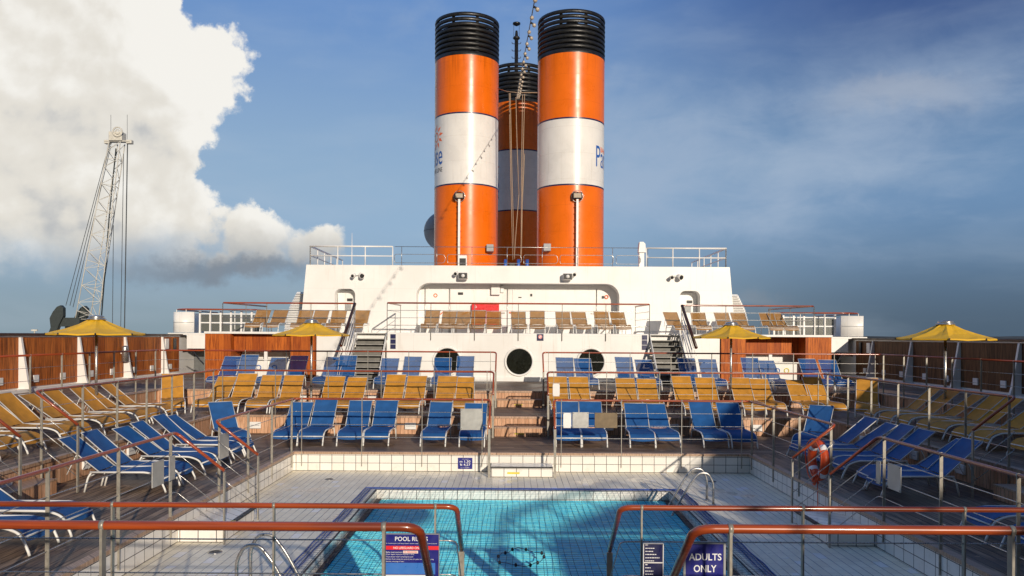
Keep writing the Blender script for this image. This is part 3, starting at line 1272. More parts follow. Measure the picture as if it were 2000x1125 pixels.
# far rows (foot towards the pool, y = foot end)
row1 = [(-5.42, -4.82, -3.87, -3.25, -1.88, -.945), (1.37, 2.0, 3.14, 3.77, 4.92, 5.57)]
T2L = [439, 483, 538, 583, 657, 699, 770, 812, 871, 913]
T2R = [1092, 1133, 1220, 1259, 1335, 1374, 1442, 1481, 1547, 1591]
T3L = [453, 490, 546, 585, 649, 685, 763, 802, 869, 908]
T3R = [1105, 1144, 1224, 1260, 1342, 1380, 1462, 1501, 1579, 1615]
for s, xs in zip(('left', 'right'), row1):
    for i, x in enumerate(xs):
        lounger(('blue_sling', (46, 43, 50, 46, 41)[(i * 3 + len(s)) % 5]), x, 18.85 + jit(.07), Z1 + .004, R(jit(3)), 'blue lounger, %s from left in front row, %s of centre steps' % (ORD[i], s), 'blue loungers in the front row')
for s, xs in zip(('left', 'right'), (T2L, T2R)):
    for i, px in enumerate(xs):
        lounger(('yellow_sling', (47, 44, 51, 47, 42)[(i * 3 + len(s)) % 5]), (px - 1000) * 23.4 / 1540, 21.68 + jit(.07), Z2 + .004, R(jit(3.5)), 'yellow lounger, %s from left in middle row, %s of centre steps' % (ORD[i], s), 'yellow loungers in the middle row')
for s, xs in zip(('left', 'right'), (T3L, T3R)):
    for i, px in enumerate(xs):
        lounger(('blue_mesh', (46, 49, 43, 52)[(i * 3 + len(s)) % 4]), (px - 1000) * 26.5 / 1540, 24.95 + jit(.07), Z3 + .004, R(jit(3.5)), 'sheer blue lounger, %s from left in back row, %s of centre steps' % (ORD[i], s), 'blue loungers in the back row')
# side terraces: foot towards the pool
for sx, w in ((-1, 'left'), (1, 'right')):
    rot = -sx * PI / 2           # foot (-y local) points to the centre line
    rot = R(90) if sx < 0 else R(-90)
    for i, y in enumerate((9.72, 10.62, 13.5, 14.14, 15.2, 15.86, 16.85, 17.48)):
        lounger(('blue_sling', (40, 36, 43)[(i * 2 + sx) % 3]), C0 + sx * (6.0 + jit(.05)), y + jit(.03), Z1 + .004, rot + R(jit(3)), 'blue lounger, %s from the camera along the %s side of the pool' % (ORD[i], w), 'blue loungers along the pool sides')
    lounger(('blue_sling', 46), C0 + sx * 6.62, 18.45, Z1 + .004, R(34) * -sx, 'blue lounger set askew in the far %s corner of the front terrace' % w, 'blue loungers along the pool sides')
    for i, y in enumerate((13.75, 14.4, 15.55, 16.2, 17.15, 17.8, 18.75, 19.4, 20.35)):
        lounger(('yellow_sling', (40, 36, 43)[(i * 2 + sx) % 3]), C0 + sx * (8.95 + jit(.05)), y + jit(.03), Z2 + .004, rot + R(jit(3)), 'yellow lounger, %s from the camera on the upper %s side terrace' % (ORD[i], w), 'yellow loungers along the sides')
    lounger(('yellow_sling', 52), C0 + sx * 9.42, 21.4, Z2 + .004, R(24) * -sx, 'yellow lounger set askew in the far %s corner of middle terrace' % w, 'yellow loungers along the sides')
# upper deck
for i, px in enumerate((844, 877, 903, 934, 966, 1014, 1047, 1099, 1134, 1174, 1208)):
    lounger(('tan_sling', 38 if i % 3 else 42), (px - 1000) * 31.4 / 1540, 29.85 + jit(.03), ZU + .004, R(jit(3)), 'tan lounger, %s from left on the deck above the portholes' % ORD[i], 'tan loungers on the upper deck')
for s, xs in (('left', (517, 551, 602, 630, 668, 709)), ('right', (1317, 1357, 1407, 1437, 1492, 1520))):
    for i, px in enumerate(xs):
        lounger(('tan_sling', 40), (px - 1000) * 31.6 / 1540, 30.0 + jit(.03), ZU + .004, R(jit(5)), 'tan lounger, %s from left on the upper deck at %s' % (ORD[i], s), 'tan loungers on the upper deck')

def riser_box(x, y, z, axis, lab):
    t = thing('riser_light_box', lab, 'light box', (x, y, z - .1), 'white light boxes on the terrace risers')
    q = MB()
    if axis == 'y':
        q.box(x - .15, x + .15, y - .05, y, z - .09, z + .09, .01)
    else:
        q.box(min(x, x - axis * .05), max(x, x - axis * .05), y - .15, y + .15, z - .09, z + .09, .01)
    q.build('casing', 'white_plastic', t)
    q = MB()
    if axis == 'y':
        q.box(x - .12, x + .12, y - .056, y - .051, z - .006, z + .006)
    else:
        q.box(min(x - axis * .051, x - axis * .056), max(x - axis * .051, x - axis * .056), y - .12, y + .12, z - .006, z + .006)
    q.build('slot', 'grey_paint', t)


for k, x in enumerate((-6.9, -5.1, -2.72, -1.3, 2.6, 4.35, 6.6)):
    riser_box(x, 21.265, Z1 + .22, 'y', 'white light box on the boarded riser behind the blue front row')
for k, x in enumerate((-8.3, -6.5, -4.3, -1.9, 2.3, 4.3, 7.6)):
    riser_box(x, 24.465, Z2 + .22, 'y', 'white light box on the boarded riser behind the yellow middle row')
for sx, w in ((-1, 'left'), (1, 'right')):
    for y in (9.0, 12.4, 14.8, 16.5, 18.9):
        riser_box(C0 + sx * (8.25 - .032), y, Z1 + .22, sx, 'white light box on the boarded riser along the %s side' % w)

# ------------------------------------------------------------------ umbrellas
def umbrella(x, y, z, label, rot):
    t = thing('parasol', label, 'parasol', (0, 0, 0), 'yellow deck parasols')
    h = -z                      # rim stands at eye level
    rim = h + .0
    q = MB()
    q.tube([(0, 0, 0), (0, 0, h + .34)], .033, 12)
    q.build('pole', 'steel', t, False)
    q = MB()
    q.lathe([(.18, 0), (.18, .02), (.05, .05), (.04, .12), (.034, .5)], (0, 0, .004), 20)
    q.build('base', 'steel', t, False)
    RR = 1.11
    q = MB()
    rings = [(1.0, 0.0), (.80, .055), (.58, .128), (.36, .228), (.17, .335), (.12, .352)]
    n = 8
    vs, fs = [], []
    for (f, dz) in rings:
        for j in range(n * 4):
            a = 2 * PI * (j / (n * 4)) + PI / 8
            k = (j % 4) / 4
            # straight edges between ribs, slight sag of panels
            a0 = 2 * PI * (j // 4) / n + PI / 8
            a1 = a0 + 2 * PI / n
            p0 = Vector((math.cos(a0), math.sin(a0), 0))
            p1 = Vector((math.cos(a1), math.sin(a1), 0))
            p = (p0 * (1 - k) + p1 * k) * f * RR
            vs.append((p.x, p.y, rim + dz - .09 * f * (1.15 - f) * math.sin(PI * k) + .006 * math.sin(11 * a + 9 * f)))
    N = n * 4
    for i in range(len(rings) - 1):
        for j in range(N):
            fs.append((i * N + j, i * N + (j + 1) % N, (i + 1) * N + (j + 1) % N, (i + 1) * N + j))
    # hem
    o = len(vs)
    for j in range(N):
        v = vs[j]
        vs.append((v[0] * .995, v[1] * .995, v[2] - .035))
    for j in range(N):
        fs.append((o + j, o + (j + 1) % N, (j + 1) % N, j))
    q.add(vs, fs, False)
    q.build('canopy', 'umbrella_yellow', t, False)
    q = MB()
    q.lathe([(.20, 0), (.23, .012), (.20, .04), (.17, .05), (.19, .065), (.16, .10), (.05, .12), (.001, .122)], (0, 0, rim + .335), 24)
    q.build('cap', 'steel', t, False)
    for j in range(n):
        a = 2 * PI * j / n + PI / 8
        q = MB()
        q.tube([(f * RR * .985 * math.cos(a), f * RR * .985 * math.sin(a), rim + dz - .032) for f, dz in reversed(rings[:5])], .008, 6)
        q.ball((RR * math.cos(a), RR * math.sin(a), rim - .012), .022, 8, 6)
        q.build('rib', 'dark_metal', t, False)
    q = MB()
    q.lathe([(.06, -.05), (.06, .05)], (0, 0, rim + .05), 14)
    q.build('hub', 'dark_metal', t, False)
    t.location = (x, y, z)
    t.rotation_euler = (0, 0, rot)


umbrella(-10.33, 19.6, Z2 + .004, 'large yellow parasol at left among the side yellow loungers', R(4))
umbrella(-5.9, 23.2, Z2 + .004, 'smaller looking yellow parasol before the left wooden bar', R(-3))
umbrella(6.42, 23.1, Z2 + .004, 'smaller looking yellow parasol before the right wooden bar', R(3))
umbrella(10.72, 19.5, Z2 + .004, 'large yellow parasol at right in front of the shaded bulwark', R(-2))

# ------------------------------------------------------------------ bulwarks
for sx, w, lab in ((-1, 'left', 'sunlit varnished wood bulwark with white brackets on the left'), (1, 'right', 'shaded brown wood bulwark with grey brackets on the right')):
    e = C0 + sx * XI[3]
    t = thing('bulwark', lab, 'wall', (e, 18, Z3))
    B = lambda x0, x1, *k: (min(e + sx * x0, e + sx * x1), max(e + sx * x0, e + sx * x1), *k)
    q = MB()
    q.box(*B(0, .12, -2, 40, Z3 - 3, -.082))
    q.build('plating', 'white_paint', t)
    edges = [(-2 + 3.05 * k) for k in range(13)]
    ribs = [22.55 + 3.05 * k for k in range(-8, 4)]
    lim = [-2.0] + ribs + [33.4]
    for y0, y1 in zip(lim[:-1], lim[1:]):
        q = MB()
        q.box(*B(-.035, 0, y0 + .05, y1 - .05, Z3 + .14, -.13))
        q.build('wood_panel', 'bulwark_wood' if sx < 0 else 'bulwark_wood_shaded', t)
    q = MB()
    q.box(*B(-.05, -.002, -2, 33.4, -.115, -.082))
    q.build('top_strip', 'white_paint', t)
    q = MB()
    q.box(*B(-.10, .16, -2, 33.9, -.08, -.004), .012)
    q.build('cap_rail', 'cap_wood', t)
    q = MB()
    q.box(*B(-.22, .0, -2, 33.4, Z3 + .002, Z3 + .09))
    q.build('waterway_kerb', 'white_paint', t)
    for y in ribs:
        q = MB()
        poly = [(e + sx * .0, Z3 + .1), (e - sx * .36, Z3 + .1), (e - sx * .30, Z3 + .3), (e - sx * .09, -.125), (e + sx * .0, -.125)]
        q.prism(poly, y - .045, y + .045)
        q.build('bracket', 'white_paint', t)
    k = 0
    for y in ribs:
        for dy in (.75, 2.15):
            if y + dy > 33.2:
                continue
            q = MB()
            q.box(*B(-.075, -.036, y + dy - .13, y + dy + .13, Z3 + .26, Z3 + .47), .008)
            q.box(*B(-.082, -.074, y + dy - .11, y + dy + .11, Z3 + .36, Z3 + .368))
            q.build('deck_light_box', 'white_plastic', t)
    q = MB()
    q.box(*B(-.09, -.036, 31.95, 32.25, -.62, -.2), .01)
    q.build('notice_box', 'white_plastic', t)
    q = MB()
    q.box(*B(-.1, -.036, 32.75, 32.95, -.66, -.18), .01)
    q.build('fire_hose_box', 'dark_metal', t)

t = thing('steel_cylinder_bin', 'small bright cylinder fixed on the left bulwark bracket', 'cylinder', W(249, 690, 28.6))
p = W(249, 690, 28.4)
q = MB()
q.lathe([(.001, .28), (.09, .26), (.11, .2), (.11, -.28), (.001, -.3)], (p.x - .1, p.y, p.z), 14)
q.build('body', 'steel', t)
q = MB()
q.box(C0 - 14.32, p.x - .1, p.y - .02, p.y + .02, p.z - .02, p.z + .02)
q.build('bracket', 'white_plastic', t)

for sx, w in ((-1, 'left'), (1, 'right')):
    t = thing('access_ramp_rail', 'dark sloping handrail at the far end of the %s bulwark' % w, 'handrail', (C0 + sx * 13.2, 31.5, Z3))
    q = MB()
    x = C0 + sx * 13.5
    q.tube(rounded([(x, 31.8, -.72), (x - sx * .5, 31.6, -.68), (x - sx * .8, 31.4, -1.0), (x - sx * 1.55, 31.0, Z3 + .15), (x - sx * 1.55, 31.0, Z3)], .15, 4), .03, 8)
    q.build('handrail', 'dark_metal', t)

# ------------------------------------------------------------------ white deckhouse
HY = 33.0
HT = 2.93
house = thing('deckhouse', 'large white deckhouse with rounded recess below the funnels', 'building', (C0, HY, ZU))


def notch(x0, x1, z0, z1, r, n=6):
    """outline of an opening from its bottom right to bottom left, going up over the rounded head"""
    pts = [(x1, z0)]
    for i in range(n + 1):
        a = PI / 2 * i / n
        pts.append((x1 - r + r * math.cos(a), z1 - r + r * math.sin(a)))
    for i in range(n + 1):
        a = PI / 2 + PI / 2 * i / n
        pts.append((x0 + r + r * math.cos(a), z1 - r + r * math.sin(a)))
    pts.append((x0, z0))
    return pts


zb = ZU - .05
out = [(C0 - 9.12, zb), (C0 - 8.86, HT), (C0 + 8.86, HT), (C0 + 9.12, zb)]
out += notch(C0 + 6.77, C0 + 7.63, zb, 1.93, .25)
out += notch(C0 - 4.25, C0 + 4.25, zb, 2.2, .55)
out += notch(C0 - 7.66, C0 - 6.81, zb, 1.93, .25)
q = MB()
q.prism(out, HY, HY + .75)
q.build('front_wall', 'white_paint', house)
q = MB()
q.prism([(C0 - 9.10, Z3), (C0 - 9.10, zb), (C0 - 8.84, HT - .004), (C0 + 8.84, HT - .004), (C0 + 9.10, zb), (C0 + 9.10, Z3)], HY + .751, 52)
q.build('main_block', 'white_paint', house)
# recess back-wall doors and fittings
bw = HY + .748
for px0, px1 in ((829, 876), (879, 989), (1000, 1163)):
    a, b = W(px0, 640, bw), W(px1, 640, bw)
    d = MB()
    d.box(a.x, b.x, bw - .025, bw + .002, ZU, 1.98, .012)
    dd = d.build('locker_door', 'white_paint', house)
    h = MB()
    h.box(b.x - .22, b.x - .08, bw - .06, bw - .026, .95, 1.0)
    h.build('handle', 'steel', dd)
for px in (830, 877.5, 990.5, 1164.5):
    a = W(px, 600, bw)
    d = MB()
    d.tube([(a.x, bw - .05, ZU), (a.x, bw - .05, 2.02)], .018, 6)
    d.build('door_bar', 'steel', house)
d = MB()
a, b = W(921, 594, bw - .1), W(974, 640, bw - .1)
d.box(a.x, b.x, bw - .24, bw - .026, b.z, a.z, .015)
o = d.build('fire_box', 'red_paint', house)
d = MB()
d.torus(((a.x * .85 + b.x * .15), bw - .246, (a.z - .12)), .04, .008, 'y', 14, 5)
d.build('emblem', 'letter_white', o)
d = MB()
a, b = W(959, 553, bw - .1), W(976, 576, bw - .1)
d.box(a.x, b.x, bw - .22, bw + .001, b.z, a.z, .012)
d.box(b.x + .02, b.x + .16, bw - .12, bw + .001, b.z + .1, a.z - .12, .01)
d.build('electric_box', 'white_plastic', house)
for px, py, r in ((850, 577, .07), (1184, 580, .07)):
    a = W(px, py, bw - .02)
    d = MB()
    d.torus((a.x, bw - .03, a.z), r, .02, 'y', 16, 6)
    d.build('warning_roundel', 'letter_orange', house)
for px0, px1, py0, py1 in ((894, 904, 571, 576), (1012, 1018, 580, 582), (1035, 1039, 574, 579), (1175, 1179, 578, 583)):
    a, b = W(px0, py0, bw), W(px1, py1, bw)
    d = MB()
    d.box(a.x, b.x, bw - .04, bw - .026, b.z, a.z)
    d.build('name_plate', 'dark_metal', house)
for px, py, an in ((862, 612, .7), (907, 612, .35), (1000, 611, -.1), (1175, 612, 0)):
    a = W(px, py, bw)
    d = MB()
    d.obox((a.x, bw - .05, a.z), (.13 * math.cos(an), 0, .13 * math.sin(an)), (0, .02, 0), (-.02 * math.sin(an), 0, .02 * math.cos(an)))
    d.build('door_lever', 'letter_orange', house)
for x0, x1, s_ in ((C0 - 7.66, C0 - 6.81, -1), (C0 + 6.77, C0 + 7.63, 1)):
    d = MB()
    d.box(x0 + .02, x1 - .02, HY + .52, HY + .56, ZU, 1.9)
    o = d.build('door', 'white_paint', house)
    h = MB()
    xx = (x0 + x1) / 2
    h.box(xx - .02, xx + .22, HY + .50, HY + .519, 1.43, 1.55)
    h.build('door_sign', 'dark_metal', o)
    h = MB()
    h.box(xx - .1, xx + .16, HY + .47, HY + .519, 1.05, 1.3, .01)
    h.build('door_switch', 'grey_paint', o)
    h = MB()
    h.box(x1 - .05, x1 - .02, HY + .44, HY + .519, .9, 1.0)
    h.build('handle', 'dark_metal', o)

# upper deck and lower block with portholes
q = MB()
q.box(C0 - 4.95, C0 + 4.95, 29.6, HY + .74, Z3 - .01, ZU, .03)
q.build('porthole_wall', 'white_paint', house)
q = MB()
q.box(C0 - 4.93, C0 + 4.93, 29.56, 29.6, Z3 + .002, Z3 + .16)
q.build('kick_plinth', 'white_paint', house)
for px in (873, 1013.5, 1154):
    a = W(px, 706, 29.6)
    d = MB()
    d.lathe([(.001, 0), (.50, 0)], (0, 0, 0), 40)
    d.v = [(a.x + x, 29.588 + .0 * z, -.965 + y) for x, y, z in d.v]
    p_ = d.build('porthole_glass', 'glass_dark', house)
    d = MB()
    d.torus((a.x, 29.585, -.965), .52, .045, 'y', 44, 8)
    d.torus((a.x, 29.597, -.965), .60, .008, 'y', 44, 6)
    d.build('porthole_rim', 'white_paint', p_)
for sx in (-1, 1):
    x0, x1 = sorted((C0 + sx * 4.96, C0 + sx * 6.2))
    q = MB()
    q.box(x0, x1, 29.9, HY + .74, Z3, ZU - .01)
    q.build('stair_back_wall', 'white_paint', house)
    x0, x1 = sorted((C0 + sx * 6.2, C0 + sx * 7.58))
    q = MB()
    q.box(x0, x1, 29.6, HY + .74, Z3, ZU - .004, .02)
    q.build('side_wall', 'white_paint', house)
for px, py in ((767, 667), (1258.5, 669)):
    a = W(px, py, 29.58)
    for k in (-1, 0, 1):
        d = MB()
        d.box(a.x - .10, a.x + .10, 29.58, 29.601, a.z + k * .19 - .085, a.z + k * .19 + .085)
        d.build('direction_panel', 'navy_dark', house)
a = W(1054.5, 659, 29.58)
d = MB()
d.box(a.x - .125, a.x + .125, 29.58, 29.601, a.z - .125, a.z + .125)
o = d.build('no_smoking_sign', 'navy_dark', house)
d = MB()
d.lathe([(.001, 0), (.075, 0)], (0, 0, 0), 20)
d.v = [(a.x + x, 29.576, a.z + .02 + y) for x, y, z in d.v]
d.build('roundel', 'letter_white', o)
d = MB()
d.torus((a.x, 29.572, a.z + .02), .06, .010, 'y', 20, 5)
d.obox((a.x, 29.572, a.z + .02), (.042, 0, -.042), (0, .002, 0), (.006, 0, .006))
d.build('prohibition_ring', 'sign_red', o)

# louvred fins beside the house
for sx, w in ((-1, 'left'), (1, 'right')):
    t = thing('louvre_fin', ('grey shaded' if sx < 0 else 'white sunlit') + ' louvred vent fin beside the house at %s' % w, 'vent', (C0 + sx * 9.6, 36, Z3))
    poly = [(9.0, Z3), (10.75, Z3), (10.62, .5), (10.4, 1.3), (10.08, 1.95), (9.0, 1.95)]
    q = MB()
    q.prism([(C0 + sx * x, z) for x, z in poly], 36.1, 38)
    q.build('core', 'white_paint', t)
    for k in range(22):
        z = -.35 + k * .107
        xe = 10.75 - .13 * (z + 1.7) / 2.2 if z < .5 else (10.62 - (z - .5) * .27 if z < 1.3 else 10.4 - (z - 1.3) * .49)
        q = MB()
        q.obox((C0 + sx * (9.0 + xe) / 2, 36.05, z), ((xe - 9.0) / 2, 0, 0), (0, .06, .03), (0, -.004, .009))
        q.build('slat', 'white_paint', t)

# ------------------------------------------------------------------ bars left and right
for sx, w in ((-1, 'left'), (1, 'right')):
    t = thing('deck_bar', 'orange wood clad bar hut with white counter at %s' % w, 'bar', (C0 + sx * 9.65, 30, Z3))
    B = lambda a, b, *k: (min(C0 + sx * a, C0 + sx * b), max(C0 + sx * a, C0 + sx * b), *k)
    dep = .34 if sx < 0 else .75
    q = MB()
    q.box(*B(7.6, 8.52, 29.5, 30.9, Z3, .015))
    q.build('side_cladding', 'bar_wood', t)
    q = MB()
    q.box(*B(10.75, 11.72, 29.5, 30.9, Z3, .015))
    q.build('side_cladding', 'bar_wood', t)
    q = MB()
    q.box(*B(8.52, 10.75, 29.5 + dep, 30.9, -.62, .013))
    q.build('canopy_cladding', 'bar_wood', t)
    q = MB()
    q.box(*B(8.52, 10.75, 30.75, 30.9, Z3, -.62))
    q.build('back_wall', 'bar_inside', t)
    q = MB()
    q.box(*B(8.56, 10.7, 29.95, 30.3, Z3 + .002, -.98))
    c_ = q.build('counter', 'bar_inside', t)
    q = MB()
    q.box(*B(8.56, 10.7, 29.85, 30.35, -.98, -.94))
    q.build('counter_top', 'white_plastic', c_)
    q = MB()
    q.box(*B(9.5, 9.62, 29.86, 29.94, Z3 + .002, -.62))
    q.build('pillar', 'white_paint', t)
    for x, mm in ((9.25, 'letter_blue'), (9.85, 'letter_blue'), (10.2, 'yellow_mark')):
        if sx < 0 and mm == 'yellow_mark':
            continue
        q = MB()
        q.torus((C0 + sx * x, 29.945, -1.26), .085, .018, 'y', 20, 6)
        q.build('ring_emblem', mm, c_)
    q = MB()
    q.box(*B(7.45, 11.75, 29.46, HY + .7, .016, ZU, .012))
    q.build('roof_deck', 'white_paint', t)
    q = MB()
    q.box(*B(7.6, 11.72, 30.92, HY + .7, Z3, .01))
    q.build('rear_block', 'white_paint', t)

# wing structure between bar and bulwark
for sx, w in ((-1, 'left'), (1, 'right')):
    t = thing('wing_platform', 'white wing platform with tinted screens at far %s' % w, 'platform', (C0 + sx * 13, 35, Z3))
    B = lambda a, b, *k: (min(C0 + sx * a, C0 + sx * b), max(C0 + sx * a, C0 + sx * b), *k)
    q = MB()
    q.box(*B(11.75, 14.9, 33.6, 40, -.04, .04))
    q.build('floor', 'white_paint', t)
    q = MB()
    q.box(*B(11.76, 14.1, 33.62, 33.8, -.62, -.041))
    q.build('bulkhead', 'white_paint', t)
    q = MB()
    q.box(*B(11.8, 14.4, 35, 35.2, Z3, -.041))
    q.build('rear_bulkhead', 'shade_grey', t)
    # rounded solid white end panel
    q = MB()
    rr = .28 if sx < 0 else .06
    arc = [(C0 + sx * 13.85, 33.75)] + [(C0 + sx * (14.83 - rr + rr * math.sin(PI / 2 * i / 6)), 33.75 + rr - rr * math.cos(PI / 2 * i / 6)) for i in range(7)] + [(C0 + sx * 14.83, 39)]
    vs = [(x, y, .06) for x, y in arc] + [(x, y, .94) for x, y in arc]
    n = len(arc)
    q.add(vs, [(i, i + 1, i + 1 + n, i + n) for i in range(n - 1)], True)
    o = q.build('end_panel', 'white_paint', t)
    o.modifiers.new('thick', 'SOLIDIFY').thickness = .05
    q = MB()
    q.tube([(x, y - .03, .5) for x, y in arc], .006, 5)
    q.build('panel_seam', 'grey_paint', o)
    xs = [13.8, 13.35, 12.9, 12.45, 12.0, 11.55, 11.15]
    for a_, b_ in zip(xs[:-1], xs[1:]):
        q = MB()
        q.box(*B(a_ - .05, b_ + .05, 34.28, 34.30, .12, .46))
        q.box(*B(a_ - .05, b_ + .05, 34.28, 34.30, .53, .84))
        q.build('tinted_pane', 'tinted_glass', t)
    for x in xs:
        q = MB()
        q.box(*B(x - .035, x + .035, 34.24, 34.34, .04, 1.0))
        q.build('post', 'white_paint', t)
    q = MB()
    q.box(*B(11.15, 13.8, 34.26, 34.32, .47, .52))
    q.box(*B(11.15, 13.8, 34.26, 34.32, .86, .9))
    q.build('screen_rail', 'white_paint', t)
    q = MB()
    loop = [(C0 + sx * 10.95, 34.9), (C0 + sx * 11.3, 34.1), (C0 + sx * 14.2, 33.75), (C0 + sx * 14.8, 34.2), (C0 + sx * 14.83, 39)]
    q.tube(rounded([(x, y, 1.06) for x, y in loop], .5, 6), .038, 10, flat=1.6)
    q.build('handrail', 'handrail_wood', t)
    for x, y in loop[1:-1] + [(C0 + sx * 13.2, 33.87), (C0 + sx * 12.2, 34.0)]:
        q = MB()
        q.tube([(x, y + .03, .0), (x, y + .03, 1.05)], .02, 6)
        q.build('stanchion', 'white_plastic', t)

# ------------------------------------------------------------------ upper deck railings and stairs
def upper_rail(label, path, z, h, group, nbars=3, spacing=1.55, hm='handrail_wood', r=.032, ends=None, drop=.0):
    t = thing('deck_railing', label, 'railing', (path[0][0], path[0][1], z), group)
    full = [Vector((x, y, z + h)) for x, y in path]
    top = list(full)
    if ends is not None:
        full.append(Vector(ends))
    q = MB()
    q.tube(rounded(full, .12, 5), r, 10)
    q.build('handrail', hm, t)
    if ends is not None:
        q = MB()
        q.tube([top[-1] + Vector((0, -.05, -.01)), Vector(ends)], .058, 10)
        q.build('stair_handrail', 'cap_wood', t)
    for k in range(1, nbars + 1):
        q = MB()
        q.tube(rounded([p - Vector((0, 0, h * k / (nbars + 1))) for p in full], .1, 3), .010, 6)
        q.build('bar', 'steel', t)
    for a, b in zip(top[:-1], top[1:]):
        L = (b - a).length
        n = max(1, round(L / spacing))
        for i in range(n + 1):
            p = a.lerp(b, i / n)
            q = MB()
            q.tube([(p.x, p.y, p.z - .01), (p.x, p.y, z - drop)], .014, 6)
            q.build('post', 'post_steel', t)
    return t


G2 = 'railings of the upper deck'
upper_rail('brown topped railing above the three portholes', [(C0 - 4.75, 31.9), (C0 - 4.92, 29.56), (C0 + 4.92, 29.56), (C0 + 4.75, 31.9)], ZU, 1.11, G2, drop=.28, spacing=1.57)
for sx, w in ((-1, 'left'), (1, 'right')):
    x = C0 + sx * 6.12
    upper_rail('brown topped railing of the raised side deck at %s' % w, [(C0 + sx * 10.6, 33.3), (C0 + sx * 11.1, 29.6), (x, 29.56)], ZU, 1.08, G2, ends=(x + sx * .12, 27.7, -.38))
    st = thing('deck_stair', 'grey open stair with steel sides up to the upper deck at %s' % w, 'stairs', (C0 + sx * 5.5, 28.5, Z3), 'stairs to the upper deck')
    n = 9
    for k in range(n):
        zz = Z3 + (ZU - Z3) * (k + 1) / (n + .0) - .03
        yy = 27.65 + 2.05 * k / (n - 1)
        q = MB()
        q.box(*sorted((C0 + sx * 4.97, C0 + sx * 6.08)), yy, yy + .27, zz - .03, zz)
        q.build('tread', 'tread_grey', st)
        q = MB()
        q.box(*sorted((C0 + sx * 4.99, C0 + sx * 6.06)), yy + .24, yy + .262, zz - .235, zz - .031)
        q.build('riser', 'riser_grey', st)
    for xx in (4.955, 6.1):
        q = MB()
        q.prism([(27.5, Z3), (27.75, Z3), (29.95, ZU - .08), (29.95, ZU), (29.7, ZU)], C0 + sx * xx - .012, C0 + sx * xx + .012, 'x')
        q.build('stringer', 'white_paint', st)
    q = MB()
    q.box(*sorted((C0 + sx * 6.08, C0 + sx * 6.16)), 27.62, 27.68, Z3, -.40)
    q.build('end_post', 'white_paint', st)
    for k in range(3):
        q = MB()
        q.tube([(C0 + sx * 6.13, 27.68, -.66 - .32 * k), (C0 + sx * 6.13, 29.5, .86 - .32 * k)], .02, 6)
        q.build('side_bar', 'white_paint', st)

# roof rails on the house
zr = HT
def roof_rail(label, x0, x1, ret=None, mat='white_paint', r=.03, spacing=1.25):
    t = thing('roof_railing', label, 'railing', (x0, HY + .2, zr))
    pts = [(x0, HY + .2), (x1, HY + .2)]
    if ret:
        pts = [(x0, HY + 6.5)] + pts if ret < 0 else pts + [(x1, HY + 6.5)]
    for h, nm in ((.80, 'top_rail'), (.40, 'mid_rail')):
        q = MB()
        q.tube([(x, y, zr + h) for x, y in pts], r if h > .5 else r * .7, 8)
        q.build(nm, mat, t)
    for (ax, ay), (bx, by) in zip(pts[:-1], pts[1:]):
        L = math.hypot(bx - ax, by - ay)
        n = max(1, round(L / spacing))
        for i in range(n + 1):
            f = i / n
            q = MB()
            x, y = ax + (bx - ax) * f, ay + (by - ay) * f
            q.tube([(x, y, zr), (x, y, zr + .8)], r * .85, 8)
            q.build('post', mat, t)


roof_rail('white roof railing at the left end of the house', C0 - 8.75, C0 - 5.28, -1)
roof_rail('white roof railing at the right end of the house', C0 + 5.4, C0 + 8.75, 1)
t = thing('roof_railing', 'thin steel roof railing with looped panels before the funnels', 'railing', (C0, HY + .2, zr))
xs = [C0 - 5.2 + i * 1.48 for i in range(8)]
for h, nm in ((.80, 'top_rail'),):
    q = MB()
    q.tube([(xs[0], HY + .2, zr + h), (xs[-1], HY + .2, zr + h)], .014, 6)
    q.build(nm, 'steel', t)
for i, x in enumerate(xs):
    q = MB()
    q.tube([(x + .3, HY + .2, zr), (x + .3, HY + .2, zr + .8)], .014, 6)
    q.build('post', 'steel', t)
for a_, b_ in ((xs[0], xs[1] + .65), (xs[1] + .75, xs[3] + .9), (xs[3] + 1.0, xs[4] + .95), (xs[4] + 1.05, xs[6] + .35), (xs[6] + .45, xs[7])):
    q = MB()
    q.tube(rounded([(a_, HY + .2, zr + .27), (a_, HY + .2, zr + .48), (b_, HY + .2, zr + .48), (b_, HY + .2, zr + .12), (a_, HY + .2, zr + .12), (a_, HY + .2, zr + .27)], .17, 6), .012, 6)
    q.build('loop_bar', 'steel', t)
a = W(1252.5, 500, HY + .3)
t = thing('roof_vent_post', 'white mushroom vent post on the roof by the right railing', 'vent', (a.x, HY + .35, zr))
q = MB()
q.box(a.x - .11, a.x + .11, HY + .25, HY + .5, zr, zr + .75, .02)
q.build('shaft', 'white_paint', t)
q = MB()
q.prism([(a.x - .14, zr + .62), (a.x + .16, zr + .62), (a.x + .14, zr + .98), (a.x + .05, zr + 1.06), (a.x - .10, zr + 1.06)], HY + .18, HY + .56)
q.build('hood', 'white_plastic', t)
a = W(687, 455, 36)
t = thing('whip_aerial', 'thin white whip aerial on the roof at left', 'aerial', (a.x, 36, zr))
q = MB()
q.tube([(a.x, 36, zr), (a.x, 36, zr + .7), (a.x, 36, a.z)], [.022, .02, .008], 6)
q.build('whip', 'white_plastic', t)
q = MB()
q.lathe([(.05, 0), (.05, .25), (.02, .3)], (a.x, 36, zr), 10)
q.build('mount', 'white_plastic', t)

